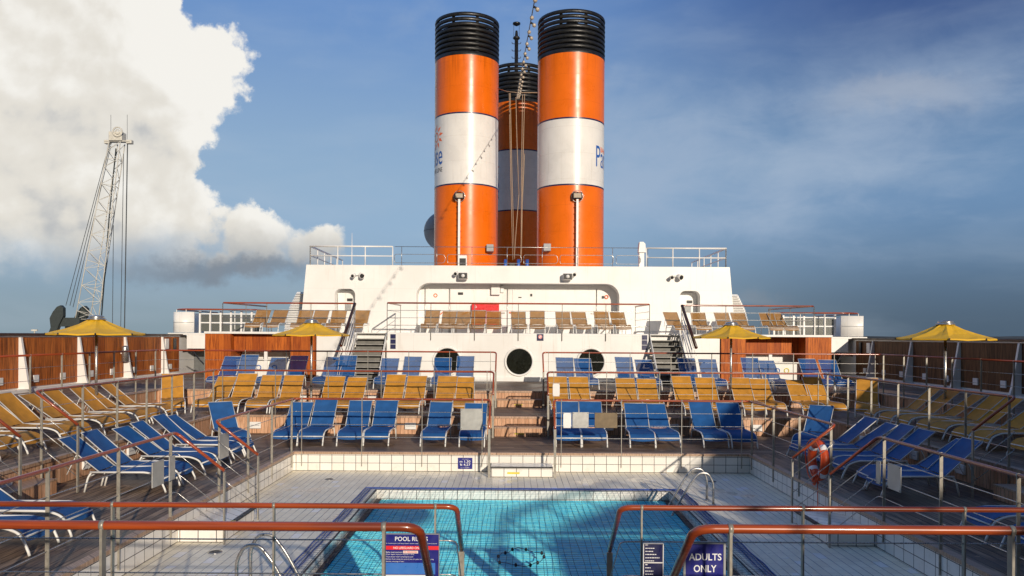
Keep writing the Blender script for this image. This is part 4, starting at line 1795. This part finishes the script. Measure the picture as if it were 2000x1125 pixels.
# loud hailers and floodlights under the roof edge
def horn(px, py, lab, big):
    a = W(px, py, HY - .25)
    t = thing('wall_floodlight' if not big else 'deck_loudspeaker', lab, 'floodlight' if not big else 'loudspeaker', (a.x, HY, a.z))
    q = MB()
    q.tube([(a.x, HY - .003, a.z + .05), (a.x, HY - .14, a.z + .03)], .03, 8)
    q.build('mount', 'white_plastic', t)
    s = .12 if not big else .20
    q = MB()
    if big:
        q.box(a.x - s, a.x + s, HY - .38, HY - .14, a.z - s * .72, a.z + s * .72, .05)
        q.build('horn', 'white_plastic', t)
        q = MB()
        q.box(a.x - s * .88, a.x + s * .88, HY - .388, HY - .381, a.z - s * .58, a.z + s * .58)
        m_ = q.build('mouth', 'dark_metal', t)
        q = MB()
        q.lathe([(.001, .05), (.06, .03), (.075, 0)], (0, 0, 0), 16)
        q.v = [(a.x + x, HY - .389 - z, a.z + y) for x, y, z in q.v]
        q.build('cone', 'white_plastic', m_)
        c = Vector((a.x + (.3 if px > 1000 else -.3), HY - .2, a.z + .12))
    else:
        c = Vector((a.x - .16, HY - .2, a.z))
        c2 = Vector((a.x + .16, HY - .2, a.z + .02))
        q = MB()
        q.tube([c2 + Vector((-.05, .1, .03)), c2 + Vector((.05, -.1, -.05))], [.07, .12], 14)
        q.build('lamp_housing', 'white_plastic', t)
        q = MB()
        q.tube([c2 + Vector((.05, -.101, -.05)), c2 + Vector((.054, -.108, -.052))], .095, 14)
        q.build('lens', 'dark_metal', t)
    q = MB()
    q.tube([c + Vector((.03, .1, .03)), c + Vector((-.02, -.12, -.04))], [.055, .085], 14)
    q.build('lamp_housing', 'white_plastic', t)
    q = MB()
    q.tube([c + Vector((-.02, -.121, -.04)), c + Vector((-.022, -.128, -.042))], .066, 14)
    q.build('lens', 'dark_metal', t)
    q = MB()
    q.tube([(a.x, HY - .1, a.z + .03), (c.x, c.y + .06, c.z)], .018, 6)
    q.build('arm', 'white_plastic', t)


horn(697, 537.5, 'pair of floodlights on the white wall above the left door', False)
horn(904, 539, 'square horn loudspeaker above the recess, left of centre', True)
horn(1108, 540.5, 'square horn loudspeaker above the recess, right of centre', True)
horn(1320, 540.5, 'pair of floodlights on the white wall above the right door', False)

# ------------------------------------------------------------------ funnels
FR = 1.61
def funnel(cx, cy, zb, bands, ztop, label, logos, full=True):
    """bands: z of orange/white/orange/black joints above eye level"""
    t = thing('funnel', label, 'funnel', (cx, cy, zb), 'orange and white striped funnels')
    b1, b2, b3 = bands
    n = 72
    q = MB()
    q.lathe([(FR, zb), (FR, b1 - .035)], (cx, cy, 0), n)
    q.build('lower_orange_band', 'funnel_orange', t)
    for z in (b1, b2):
        q = MB()
        q.lathe([(FR + .003, z - .036), (FR + .003, z + .036)], (cx, cy, 0), n)
        q.build('blue_line', 'navy_dark', t)
    q = MB()
    q.lathe([(FR, b1 + .035), (FR, b2 - .035)], (cx, cy, 0), n)
    q.build('white_band', 'funnel_white', t)
    q = MB()
    q.lathe([(FR, b2 + .035), (FR, b3)], (cx, cy, 0), n)
    q.build('upper_orange_band', 'funnel_orange', t)
    # black cowl: solid collar, then stacked rings with gaps
    q = MB()
    q.lathe([(FR + .005, b3), (FR + .012, b3 + .18), (FR - .07, b3 + .2)], (cx, cy, 0), n)
    q.build('collar', 'black_paint', t)
    H = ztop - b3 - .18
    nr = 8
    for k in range(nr):
        z0 = b3 + .18 + H * (k + .22) / nr
        z1 = b3 + .18 + H * (k + 1) / nr
        q = MB()
        q.lathe([(FR - .06, z0 + .01), (FR + .0, z0), (FR + .02, (z0 + z1) / 2), (FR, z1), (FR - .06, z1 - .01), (FR - .06, z0 + .01)], (cx, cy, 0), n)
        q.build('cowl_ring', 'black_paint', t)
    for k in range(8):
        a = 2 * PI * k / 8 + .39
        q = MB()
        x, y = cx + (FR - .09) * math.cos(a), cy + (FR - .09) * math.sin(a)
        q.obox((x, y, (b3 + ztop) / 2), (.07 * math.sin(a), -.07 * math.cos(a), 0), (.03 * math.cos(a), .03 * math.sin(a), 0), (0, 0, (ztop - b3) / 2 - .02))
        q.build('cowl_upright', 'black_paint', t)
    q = MB()
    q.lathe([(.001, ztop - .62), (FR - .12, ztop - .62), (FR - .12, b3 + .1)], (cx, cy, 0), 40)
    q.build('inner_cap', 'soot_inside', t)
    for dx, dy, r in ((-.5, .3, .38), (.5, .35, .36), (0, -.5, .34)):
        q = MB()
        q.lathe([(r, ztop - .62), (r, ztop - .3), (r - .05, ztop - .3), (r - .05, ztop - .62)], (cx + dx, cy + dy, 0), 20)
        q.build('exhaust_pipe', 'soot_inside', t)
    # logos wrapped round the side
    zh = b2 - b1
    for side in logos:
        def wrap(pts2):
            out = []
            for u, z, lift in pts2:      # u: metres along the band from the side direction, to the reader's right
                a = (PI if side < 0 else 0) + u / FR
                out.append((cx + (FR + .006 + lift) * math.cos(a), cy + (FR + .006 + lift) * math.sin(a), z))
            return out
        # text reads left to right as seen from outside: angle increases to the right from outside
        zz0 = b1 + zh * .30

        def wtext(body, u0, u1, z0, z1, mat, bold=0):
            vs, fs = text_mesh(body, bold)
            bm = bmesh.new()
            V = [bm.verts.new((u0 + (u1 - u0) * a, z0 + (z1 - z0) * b, 0)) for a, b in vs]
            for f in fs:
                try:
                    bm.faces.new([V[i] for i in f])
                except ValueError:
                    pass
            bmesh.ops.subdivide_edges(bm, edges=[e for e in bm.edges if abs(e.verts[0].co.x - e.verts[1].co.x) > .12], cuts=2)
            bmesh.ops.triangulate(bm, faces=bm.faces)
            bm.verts.index_update()
            q = MB()
            q.add(wrap([(v.co.x, v.co.y, 0) for v in bm.verts]), [[v.index for v in f.verts] for f in bm.faces])
            bm.free()
            q.build('lettering', mat, t)
        wtext('Paradise', -1.30, 1.30, zz0, zz0 + 1.0, 'letter_blue')
        wtext('BAHAMAS', -.92, .35, zz0 + .74, zz0 + .98, 'letter_orange', .01)
        wtext('CRUISE LINE', .0, 1.30, zz0 - .36, zz0 - .14, 'letter_black')
        # rayed sun emblem over the end of the word
        uc, zc = .70, zz0 + 1.42
        q = MB()
        ro, ri = .26, .19
        vs, fs = [], []
        for i in range(24):
            a = 2 * PI * i / 24
            vs += [(uc + ro * math.cos(a), zc + ro * math.sin(a), 0), (uc + ri * math.cos(a), zc + ri * math.sin(a), 0)]
        for i in range(24):
            j = (i + 1) % 24
            fs.append((2 * i, 2 * j, 2 * j + 1, 2 * i + 1))
        q.add(wrap(vs), fs)
        q.build('sun_emblem_ring', 'letter_orange', t)
        q = MB()
        for i in range(10):
            a = 2 * PI * (i + .3) / 10
            p0 = Vector((math.cos(a), math.sin(a)))
            n_ = Vector((-p0.y, p0.x))
            c = Vector((uc, zc))
            P_ = [c + p0 * .34 + n_ * .05, c + p0 * .46 + n_ * .09, c + p0 * .64 - n_ * .02, c + p0 * .48 - n_ * .05, c + p0 * .36 - n_ * .05]
            q.add(wrap([(p.x, p.y, 0) for p in P_]), [(0, 1, 2, 3, 4)])
        q.build('sun_emblem_rays', 'letter_orange', t)
    return t


zroof = HT - .002
f1 = funnel(C0 - 2.60, 40, zroof, (7.40, 10.87, 13.70), 15.78, 'orange, white and black funnel standing on the left', (-1,))
f2 = funnel(C0 + 2.55, 38.2, zroof, (7.05, 10.15, 13.20), 15.20, 'orange, white and black funnel standing on the right, slightly nearer', (1,))
f3 = funnel(C0 + .07, 47, zroof, (7.25, 10.75, 13.55), 15.75, 'shaded orange funnel standing behind between the two others', (-1, 1))

# ladders, floodlights and boxes on the two near funnels
for f, cx, cy, pxl, lab in ((f1, C0 - 2.60, 40, 897, 'left'), (f2, C0 + 2.55, 38.2, 1126.5, 'right')):
    a = W(pxl, 384, cy - FR)
    dx = a.x - cx
    ys = cy - math.sqrt(max(.1, FR * FR - dx * dx))
    z = a.z
    q = MB()
    q.box(a.x - .23, a.x + .23, ys - .32, ys - .08, z - .15, z + .15, .04)
    o = q.build('floodlight', 'dark_metal', f)
    q = MB()
    q.box(a.x - .17, a.x + .17, ys - .335, ys - .321, z - .10, z + .10)
    q.build('lens', 'bulb_glass', o)
    q = MB()
    q.torus((a.x, ys - .15, z), .27, .015, 'y', 20, 6)
    q.build('guard', 'steel', o)
    q = MB()
    q.box(a.x - .05, a.x + .05, ys - .27, ys - .01, zroof, z - .16)
    q.build('cable_duct', 'white_plastic', f)
    for k in range(12):
        zz = 3.3 + k * .30
        q = MB()
        q.tube([(a.x + .13 * math.cos(b_) - (.0), ys - .07 - .16 * math.sin(b_), zz) for b_ in [PI * i / 6 for i in range(7)]], .012, 5)
        q.build('rung', 'funnel_orange', f)
a = W(903, 506, HY + 3)
t = thing('roof_fan_box', 'white box with dark grille at the foot of the left funnel', 'fan box', (a.x, HY + 3, zroof))
q = MB()
q.box(a.x - .2, a.x + .2, HY + 2.8, HY + 3.2, zroof, zroof + .72, .02)
q.build('casing', 'white_paint', t)
q = MB()
q.box(a.x - .13, a.x + .16, HY + 2.79, HY + 2.799, zroof + .22, zroof + .58)
q.build('grille', 'dark_metal', t)
for f, px, py, cx, cy in ((f1, 957, 486, C0 - 2.6, 40), (f2, 1067.5, 485, C0 + 2.55, 38.2)):
    a = W(px, py, cy - 1.0)
    q = MB()
    q.box(a.x - .17, a.x + .17, cy - 1.5, cy - .9, a.z - .17, a.z + .17, .015)
    q.build('junction_box', 'grey_paint', f)

a = W(866, 452, 44)
t = thing('satellite_dome', 'grey radar dome half hidden behind the left funnel', 'radome', (a.x, 44, zroof))
q = MB()
q.ball((a.x, 44, a.z), 1.1, 32, 20)
q.build('dome', 'grey_paint', t)
q = MB()
q.lathe([(.5, 0), (.35, a.z - zroof - .9)], (a.x, 44, zroof), 20)
q.build('pedestal', 'white_paint', t)
q = MB()
q.torus((a.x, 44, a.z), 1.1, .015, 'z', 40, 5)
q.build('seam', 'shade_grey', t)

t = thing('funnel_aerial_mast', 'black signal mast rising behind the rear funnel', 'mast', (W(1008, 100, 49.4).x, 49.4, zroof))
x = t.location.x
q = MB()
q.tube([(x, 49.4, zroof), (x, 49.4, 18.7)], .12, 10)
q.build('pole', 'black_paint', t)
for z in (16.95, 17.4, 17.85, 18.3):
    q = MB()
    q.tube(rounded([(x - .28, 49.4, z + .1), (x - .26, 49.4, z), (x + .26, 49.4, z), (x + .28, 49.4, z + .1)], .06, 3), .02, 6)
    q.build('rung', 'black_paint', t)
q = MB()
q.lathe([(.12, 18.55), (.22, 18.62), (.22, 18.68), (.1, 18.8), (.07, 19.1), (.001, 19.15)], (x, 49.4, 0), 16)
q.build('lamp', 'black_paint', t)
q = MB()
q.lathe([(.001, 19.62), (.24, 19.60), (.24, 19.52), (.06, 19.42), (.001, 19.4)], (x, 49.4, 0), 16)
for sx in (-1, 1):
    q.tube([(x + sx * .17, 49.4, 18.66), (x + sx * .17, 49.4, 19.53)], .012, 5)
q.build('lamp_hood', 'black_paint', t)

# lines and festoon between the funnels
A_ = W(1009, 190, 37.5)
t = thing('festoon_lights', 'string of round bulbs hanging down from above to the funnels', 'string lights', A_)
B_ = Vector((.52, 17.2, 7.35))
E_ = Vector((1.0, 6.0, 5.2))
pts = []
N = 46
for i in range(N + 1):
    f = i / N
    p = A_.lerp(E_, f)
    p.x = A_.x + (W(1045, 0, 17).x - A_.x) * f * 1.55 - .12 * math.sin(PI * f)
    p.z -= 1.2 * 4 * f * (1 - f) * .55
    pts.append(p)
q = MB()
q.tube(pts, .011, 5)
q.build('cable', 'cable', t)
for i in range(1, N):
    p = pts[i]
    side = (-1) ** i * .02
    q = MB()
    q.ball((p.x + .04 + side * 2, p.y, p.z - .06), .044, 10, 8)
    q.build('bulb', 'bulb_glass', t)
    if i % 2 == 0:
        q = MB()
        q.tube([(p.x, p.y, p.z), (p.x + .04 + side, p.y, p.z - .03)], .022, 6)
        q.build('socket', 'black_edge', t)
t = thing('cross_wire', 'wire slung between the two near funnels', 'wire', W(1009, 180, 37.5))
q = MB()
p0, p1, p2 = W(972, 173, 39), W(1010, 181, 37.5), W(1049, 181, 37.6)
q.tube([p0, p0.lerp(p1, .5) - Vector((0, 0, .05)), p1, p2], .018, 5)
q.build('cable', 'rope', t)
t = thing('halyard_ropes', 'slack tan ropes hanging between the funnels', 'ropes', W(1010, 515, 37.4))
for (xa, ya, xb, yb) in ((994, 182, 1001, 508), (996, 182, 1004, 506), (1007, 190, 1013, 380), (1013, 380, 1004, 506), (1020, 185, 1017, 505), (1024, 184, 1018, 500), (1024, 300, 1016, 505)):
    q = MB()
    q.tube([W(xa, ya, 37.4), W((xa + xb) / 2 - .6, (ya + yb) / 2, 37.4), W(xb, yb, 37.4)], .018, 5)
    q.build('line', 'rope', t)
a = W(1010, 512, 36.6)
t = thing('line_winch', 'blue drummed winch on the roof between the funnels', 'winch', (a.x, 36.6, zroof))
for dx in (-.55, .05, .45):
    q = MB()
    q.tube([(a.x + dx - .07, 36.6, zroof + .30), (a.x + dx + .07, 36.6, zroof + .30)], .33, 18)
    q.build('drum', 'blue_drum', t)
q = MB()
q.tube([(a.x - .75, 36.6, zroof + .3), (a.x + .65, 36.6, zroof + .3)], .06, 8)
q.box(a.x - .38, a.x - .1, 36.4, 36.8, zroof, zroof + .45, .02)
q.build('motor', 'dark_metal', t)

# ------------------------------------------------------------------ lifebuoy on the right
bx, by, bz = xr - .13, 13.7, -2.12
t = thing('lifebuoy', 'orange lifebuoy with white bands and rope hung on right railing', 'lifebuoy', (bx, by, bz - .36))
q = MB()
q.torus((bx, by, bz), .29, .075, 'x', 36, 12)
o = q.build('ring', 'buoy_orange', t)
for k in range(4):
    a0 = PI / 4 + PI / 2 * k
    q = MB()
    q.tube([(bx, by + .29 * math.cos(a0 + d), bz + .29 * math.sin(a0 + d)) for d in (-.16, -.08, 0, .08, .16)], .078, 12)
    q.build('reflective_band', 'letter_white', o)
q = MB()
q.tube([(bx - .09, by + .36 * math.cos(2 * PI * i / 40) + .02 * math.sin(8 * PI * i / 40), bz + .36 * math.sin(2 * PI * i / 40)) for i in range(40)], .011, 5, closed=True)
q.build('grab_line', 'buoy_orange', t)
q = MB()
random.seed(11)
pt = [(bx - .08 + jit(.06), by - .1 + jit(.14), bz - .28 + jit(.14)) for i in range(26)]
q.tube(rounded(pt, .05, 3), .013, 5)
q.tube([(bx - .05, by - .1, bz - .3), (bx - .05, by - .12, bz - .75), (bx - .05, by - .10, bz - .85)], .008, 5)
q.build('rope_coil', 'buoy_orange', t)
q = MB()
q.ball((bx - .05, by - .10, bz - .95), .06, 10, 8, 1.9)
q.build('line_float', 'red_paint', t)

# ------------------------------------------------------------------ crane on the quay
CY = 130
cr = thing('harbour_crane', 'tall white lattice harbour crane behind the left parasol', 'crane', (W(180, 620, CY).x, CY, -17))


def cp(px, py, dy=0):
    p = W(px, py, CY)
    p.y += dy
    return p


chords = []
for (a, b, dy) in (((159, 595), (219, 279), -1.1), ((200, 611), (241, 279), -1.1), ((172, 600), (223, 279), 1.1), ((187, 611), (237, 279), 1.1)):
    A2, B2 = cp(*a, dy), cp(*b, dy)
    A2 = A2 + (A2 - B2) * .35
    chords.append((A2, B2))
    q = MB()
    q.tube([A2, B2], .075, 6)
    q.build('chord', 'crane_white', cr)
q = MB()
n = 26
for i in range(n):
    f0, f1_ = i / n, (i + 1) / n
    for (u, v) in ((0, 1), (2, 3), (0, 2), (1, 3)):
        p = chords[u][0].lerp(chords[u][1], f0)
        r_ = chords[v][0].lerp(chords[v][1], f0)
        s_ = chords[v][0].lerp(chords[v][1], f1_)
        q.tube([p, s_] if i % 2 else [chords[u][0].lerp(chords[u][1], f1_), r_], .045, 4)
        if i % 3 == 0:
            q.tube([p, r_], .045, 4)
q.build('lattice_bracing', 'crane_white', cr)
q = MB()
q.tube([cp(196, 640), cp(213, 420), cp(226, 290)], .10, 6)
q.build('jib_cylinder', 'crane_dark', cr)
q = MB()
c = cp(230, 266)
q.box(c.x - 1.2, c.x + 1.0, CY - .8, CY + .8, c.z - .9, c.z + .6, .1)
q.build('jib_head', 'crane_white', cr)
q = MB()
q.torus((c.x + .35, CY - .9, c.z + .5), .75, .12, 'y', 24, 6)
q.torus((c.x + .35, CY - .9, c.z + .5), .35, .08, 'y', 18, 6)
q.build('sheave', 'crane_white', cr)
q = MB()
q.box(c.x - 2.0, c.x + 2.1, CY - .5, CY + .5, c.z - 1.0, c.z - .82)
q.build('head_platform', 'crane_white', cr)
for px in (210, 253):
    q = MB()
    p = cp(px, 277)
    q.box(p.x - .45, p.x + .45, CY - .4, CY + .4, p.z - .35, p.z + .25, .05)
    q.build('head_lamp', 'crane_white', cr)
for px in (216, 248):
    q = MB()
    q.tube([cp(px, 272), cp(px, 224)], .03, 4)
    q.build('head_aerial', 'cable', cr)
for a, b in (((213, 280), (128, 597)), ((215, 280), (136, 597)), ((216, 285), (142, 600)), ((249, 279), (243, 650)), ((248, 279), (242, 650)), ((241, 300), (235, 650)), ((221, 440), (219, 650))):
    q = MB()
    q.tube([cp(*a), cp(*b)], .05, 4)
    q.build('hoist_cable', 'cable', cr)
for dx in (0, 28):
    q = MB()
    poly = [(108 + dx * .0, 0)]
    P2 = [(cp(x + dx, y).x, cp(x + dx, y).z) for x, y in ((112, 640), (110, 622), (116, 610), (124, 600), (131, 597), (136, 602), (136, 618), (128, 634), (118, 660), (104, 660))]
    q.prism(P2, CY - 2 + dx * .1, CY - 1.2 + dx * .1)
    q.build('luffing_arm', 'crane_dark', cr)
q = MB()
p0, p1 = cp(110, 628), cp(165, 628)
q.box(p0.x, p1.x, CY - 1.6, CY + 1.6, p0.z - .8, p1.z + .6)
q.build('crosshead', 'crane_dark', cr)
q = MB()
p0 = cp(132, 640)
q.box(p0.x - 3.4, p0.x + 6.5, CY - 3, CY + 3, -17, -4)
q.build('machine_house', 'crane_dark', cr)
q = MB()
q.tube([cp(133, 660), cp(134, 628)], .55, 10)
q.build('mast', 'crane_white', cr)
lm = W(67, 645, 150)
t = thing('light_mast', 'distant pale harbour floodlight mast above the left bulwark', 'light mast', (lm.x, 150, -17))
q = MB()
q.tube([(lm.x, 150, -17), (lm.x, 150, lm.z)], .12, 6)
q.build('pole', 'crane_white', t)
q = MB()
q.box(lm.x - .55, lm.x + .55, 149.8, 150.2, lm.z - .15, lm.z + .15)
q.build('lamp_bar', 'crane_white', t)

# ------------------------------------------------------------------ camera
cam = bpy.data.cameras.new('camera')
co = bpy.data.objects.new('camera', cam)
COL.objects.link(co)
co.location = (0, 0, 0)
co.rotation_euler = (PI / 2, -.006, 0)
cam.sensor_width = 36
cam.lens = 36 * 1540 / 2000
cam.shift_y = (EYE - 562.5) / 2000
cam.clip_start = .1
cam.clip_end = 60000
SC.camera = co

# ------------------------------------------------------------------ sun and sky
sun = bpy.data.lights.new('sun', 'SUN')
sun.energy = 3.9
sun.angle = R(.53)
sun.color = (1.0, .875, .72)
so = bpy.data.objects.new('sun', sun)
COL.objects.link(so)
az, el = R(SUN_AZ), R(SUN_EL)
to_sun = Vector((math.sin(az) * math.cos(el), -math.cos(az) * math.cos(el), math.sin(el)))
so.rotation_euler = to_sun.to_track_quat('Z', 'Y').to_euler()

w = bpy.data.worlds.new('World')
SC.world = w
w.use_nodes = True


class WT(NT):
    def __init__(s):
        s.t = w.node_tree
        s.n = s.t.nodes


t = WT()
bg = t.n['Background']
sky = t.n.new('ShaderNodeTexSky')
sky.sky_type = 'NISHITA'
sky.sun_disc = False
sky.sun_elevation = el
sky.sun_rotation = R(180 - SUN_AZ)       # measured from +Y clockwise
sky.altitude = 20
sky.air_density = 1.2
sky.dust_density = 1.0
sky.ozone_density = 2.0
d = t.n.new('ShaderNodeTexCoord').outputs['Generated']
x, y, z = t.sep(d)
A = t.math('ARCTAN2', x, y)                                   # azimuth from the bow line
E = t.math('ARCSINE', t.math('MINIMUM', t.math('MAXIMUM', z, -1.0), 1.0))
P = t.comb(A, E, 0.0)


def ang(px, py):
    p = W(px, py, 1.0)
    return math.atan2(p.x, 1.0), math.atan2(p.z, math.hypot(p.x, 1.0))


def lin(r, g, b):
    f = lambda c: (c / 255 / 12.92) if c <= 10 else ((c / 255 + .055) / 1.055) ** 2.4
    return (f(r), f(g), f(b))


def n3(scale, detail=6, rough=.6, off=(0, 0, 0), dist=0.0):
    return t.noise(t.vmath('ADD', P, off), scale, detail, rough, dist)


# clear-sky colour: by height and by side
hgt = t.ramp(E, 0.0, .42, 0, 1, False)
left = t.mix(t.ramp(E, 0.0, .14), lin(140, 160, 172), lin(150, 180, 209))
left = t.mix(t.ramp(E, .16, .46), left, lin(100, 142, 202))
right = t.mix(t.ramp(E, 0.0, .17), lin(80, 100, 120), lin(112, 146, 184))
right = t.mix(t.ramp(E, .18, .42), right, lin(52, 78, 136))
side = t.ramp(A, -.06, .52)
clear = t.mix(side, left, right)
# thin veils on the right
v1 = t.noise(t.vmath('MULTIPLY', P, (1.0, 1.5, 1)), 3.6, 7, .58, .35)
v3 = t.noise(t.vmath('MULTIPLY', P, (1.0, 2.4, 1)), 9.0, 6, .6, .5)
vv = t.math('ADD', t.math('MULTIPLY', v1, .7), t.math('MULTIPLY', v3, .3))
hump = t.math('MULTIPLY', t.math('MULTIPLY', t.ramp(E, .10, .20), t.ramp(E, .41, .26)), t.math('MULTIPLY', t.ramp(A, .04, .16), t.ramp(A, .62, .42)))
veil = t.ramp(t.math('ADD', vv, t.math('MULTIPLY', hump, .16)), .46, .70)
veil = t.math('MULTIPLY', t.math('MULTIPLY', veil, t.ramp(A, -.35, .12, .35, 1)), t.math('MAXIMUM', t.ramp(E, .37, .24, .12, 1), t.ramp(A, .30, .05)))
veil = t.math('MULTIPLY', veil, t.ramp(E, .05, .15))
clear = t.mix(t.math('MULTIPLY', veil, .66), clear, lin(166, 184, 208))
v2 = t.noise(t.vmath('MULTIPLY', P, (1.0, 4, 1)), 4, 5, .5, .3)
clear = t.mix(t.math('MULTIPLY', t.ramp(v2, .45, .75), .16), clear, lin(190, 205, 220))
# big cumulus
circ = [(40, 60, 250), (200, 60, 175), (330, 110, 90), (400, 105, 68), (425, 160, 50), (410, 225, 26), (330, 190, 95),
        (60, 300, 260), (230, 300, 150), (310, 355, 78), (355, 405, 52), (240, 430, 120), (380, 450, 55), (90, 440, 120),
        (455, 480, 56), (515, 488, 50), (570, 490, 46), (620, 480, 40), (330, 480, 75), (150, 500, 50), (420, 500, 50), (645, 500, 22), (480, 512, 34), (550, 514, 28)]
wx = n3(7, 7, .62)
wy = n3(7, 7, .62, (3.1, 1.7, 0))
fx = n3(26, 6, .65, (5, 2, 0))
fy = n3(26, 6, .65, (1, 8, 0))
ox = t.math('ADD', t.math('MULTIPLY', t.math('SUBTRACT', wx, .5), .085), t.math('MULTIPLY', t.math('SUBTRACT', fx, .5), .042))
oy = t.math('ADD', t.math('MULTIPLY', t.math('SUBTRACT', wy, .5), .085), t.math('MULTIPLY', t.math('SUBTRACT', fy, .5), .042))
PW = t.vmath('ADD', P, t.comb(ox, oy, 0))


def field(PV):
    f = None
    for cx, cy, r in circ:
        a, e = ang(cx, cy)
        dd = t.math('SUBTRACT', t.vmath('DISTANCE', PV, (a, e, 0)), 1.04 * r / 1540 * math.cos(a) ** 1.2)
        if f is None:
            f = dd
        else:
            f = t.math('SMOOTH_MIN', f, dd, .012)
    return f




def vor(scale, off=(0, 0, 0), src=None):
    n = t.n.new('ShaderNodeTexVoronoi')
    n.voronoi_dimensions = '2D'
    n.feature = 'SMOOTH_F1'
    n.inputs['Scale'].default_value = scale
    n.inputs['Smoothness'].default_value = .25
    t.put(n.inputs['Vector'], t.vmath('ADD', src or P, off))
    return n.outputs['Distance']


PW2 = t.vmath('ADD', P, t.comb(t.math('MULTIPLY', t.math('SUBTRACT', fx, .5), .03), t.math('MULTIPLY', t.math('SUBTRACT', fy, .5), .03), 0))


def puffs(off):
    h = t.math('MULTIPLY', vor(11, off, PW2), .55)
    h = t.math('ADD', h, t.math('MULTIPLY', vor(26, off, PW2), .28))
    h = t.math('ADD', h, t.math('MULTIPLY', vor(58, off, PW2), .15))
    return h


pf = puffs((0, 0, 0))
F = t.math('ADD', field(PW), t.math('MULTIPLY', t.math('SUBTRACT', pf, .46), .058))
mask = t.ramp(F, .004, t.math('SUBTRACT', -.006, t.math('MULTIPLY', t.ramp(E, .16, .09), .016)))
# relief of the billows, lit from the right and above
pf2 = puffs((.010, .012, 0))
bl1 = n3(5.5, 6, .52, (0, 0, 0), .25)
bl2 = n3(5.5, 6, .52, (.020, .022, 0), .25)
rel = t.math('ADD', t.math('MULTIPLY', t.math('SUBTRACT', pf2, pf), .62), t.math('MULTIPLY', t.math('SUBTRACT', bl1, bl2), 2.2))
lum = t.math('ADD', t.math('ADD', .54, rel), t.math('MULTIPLY', t.ramp(F, -.12, .0), .36))
lum = t.math('ADD', lum, t.math('MULTIPLY', t.math('SUBTRACT', t.ramp(E, .02, .34), .6), .40))
c1 = t.mix(t.ramp(lum, .18, .60), lin(190, 192, 194), lin(234, 229, 219))
c1 = t.mix(t.ramp(lum, .55, .95), c1, lin(252, 249, 242))
base_dark = t.math('MULTIPLY', t.ramp(t.math('ADD', E, t.math('MULTIPLY', t.math('SUBTRACT', wy, .5), .05)), .135, .075), t.ramp(A, -.62, -.42))
c1 = t.mix(t.math('MULTIPLY', base_dark, .85), c1, lin(150, 157, 166))
# fray the lower left of the cloud into the haze
thin = t.ramp(t.math('ADD', E, t.math('MULTIPLY', t.math('SUBTRACT', wx, .5), .14)), .045, .13)
mask = t.math('MULTIPLY', mask, t.math('MAXIMUM', thin, t.math('MULTIPLY', t.ramp(A, -.5, -.35), t.ramp(E, .055, .085))))
skyc = t.mix(mask, clear, c1)
# low grey bank under the cumulus and a small one at right
def bank(px, py, wpx, hpx, k):
    a, e = ang(px, py)
    q = t.vmath('MULTIPLY', t.vmath('SUBTRACT', PW, (a, e, 0)), (1540 / wpx, 1540 / hpx, 0))
    return t.math('MULTIPLY', t.ramp(t.vmath('LENGTH', q), 1.0, .15), k)


skyc = t.mix(bank(440, 526, 270, 36, .8), skyc, lin(124, 134, 148))
skyc = t.mix(bank(1480, 585, 80, 26, .22), skyc, lin(140, 142, 150))
skyc = t.mix(bank(1760, 185, 200, 45, .3), skyc, lin(190, 192, 198))
front = t.ramp(y, -.5, .0)
low = t.ramp(z, -.02, .0)
paint = t.vmath('SCALE', skyc, None, 10.0)
nish = t.vmath('MULTIPLY', sky.outputs[0], (.31, .35, .42))
fin = t.mix(t.math('MULTIPLY', t.math('MULTIPLY', front, low), .93), nish, paint)
t.link(fin, bg.inputs[0])
bg.inputs[1].default_value = .10

# ------------------------------------------------------------------ render settings
SC.view_settings.view_transform = 'Standard'
SC.view_settings.look = 'None'
SC.view_settings.exposure = 0
SC.render.engine = 'CYCLES'
SC.cycles.use_denoising = True
SC.cycles.max_bounces = 8
SC.cycles.transparent_max_bounces = 16
SC.cycles.caustics_reflective = False
SC.cycles.caustics_refractive = False
SC.cycles.sample_clamp_indirect = 4
SC.cycles.use_adaptive_sampling = True
SC.cycles.adaptive_threshold = .02
w.cycles.sampling_method = 'MANUAL'
w.cycles.sample_map_resolution = 256
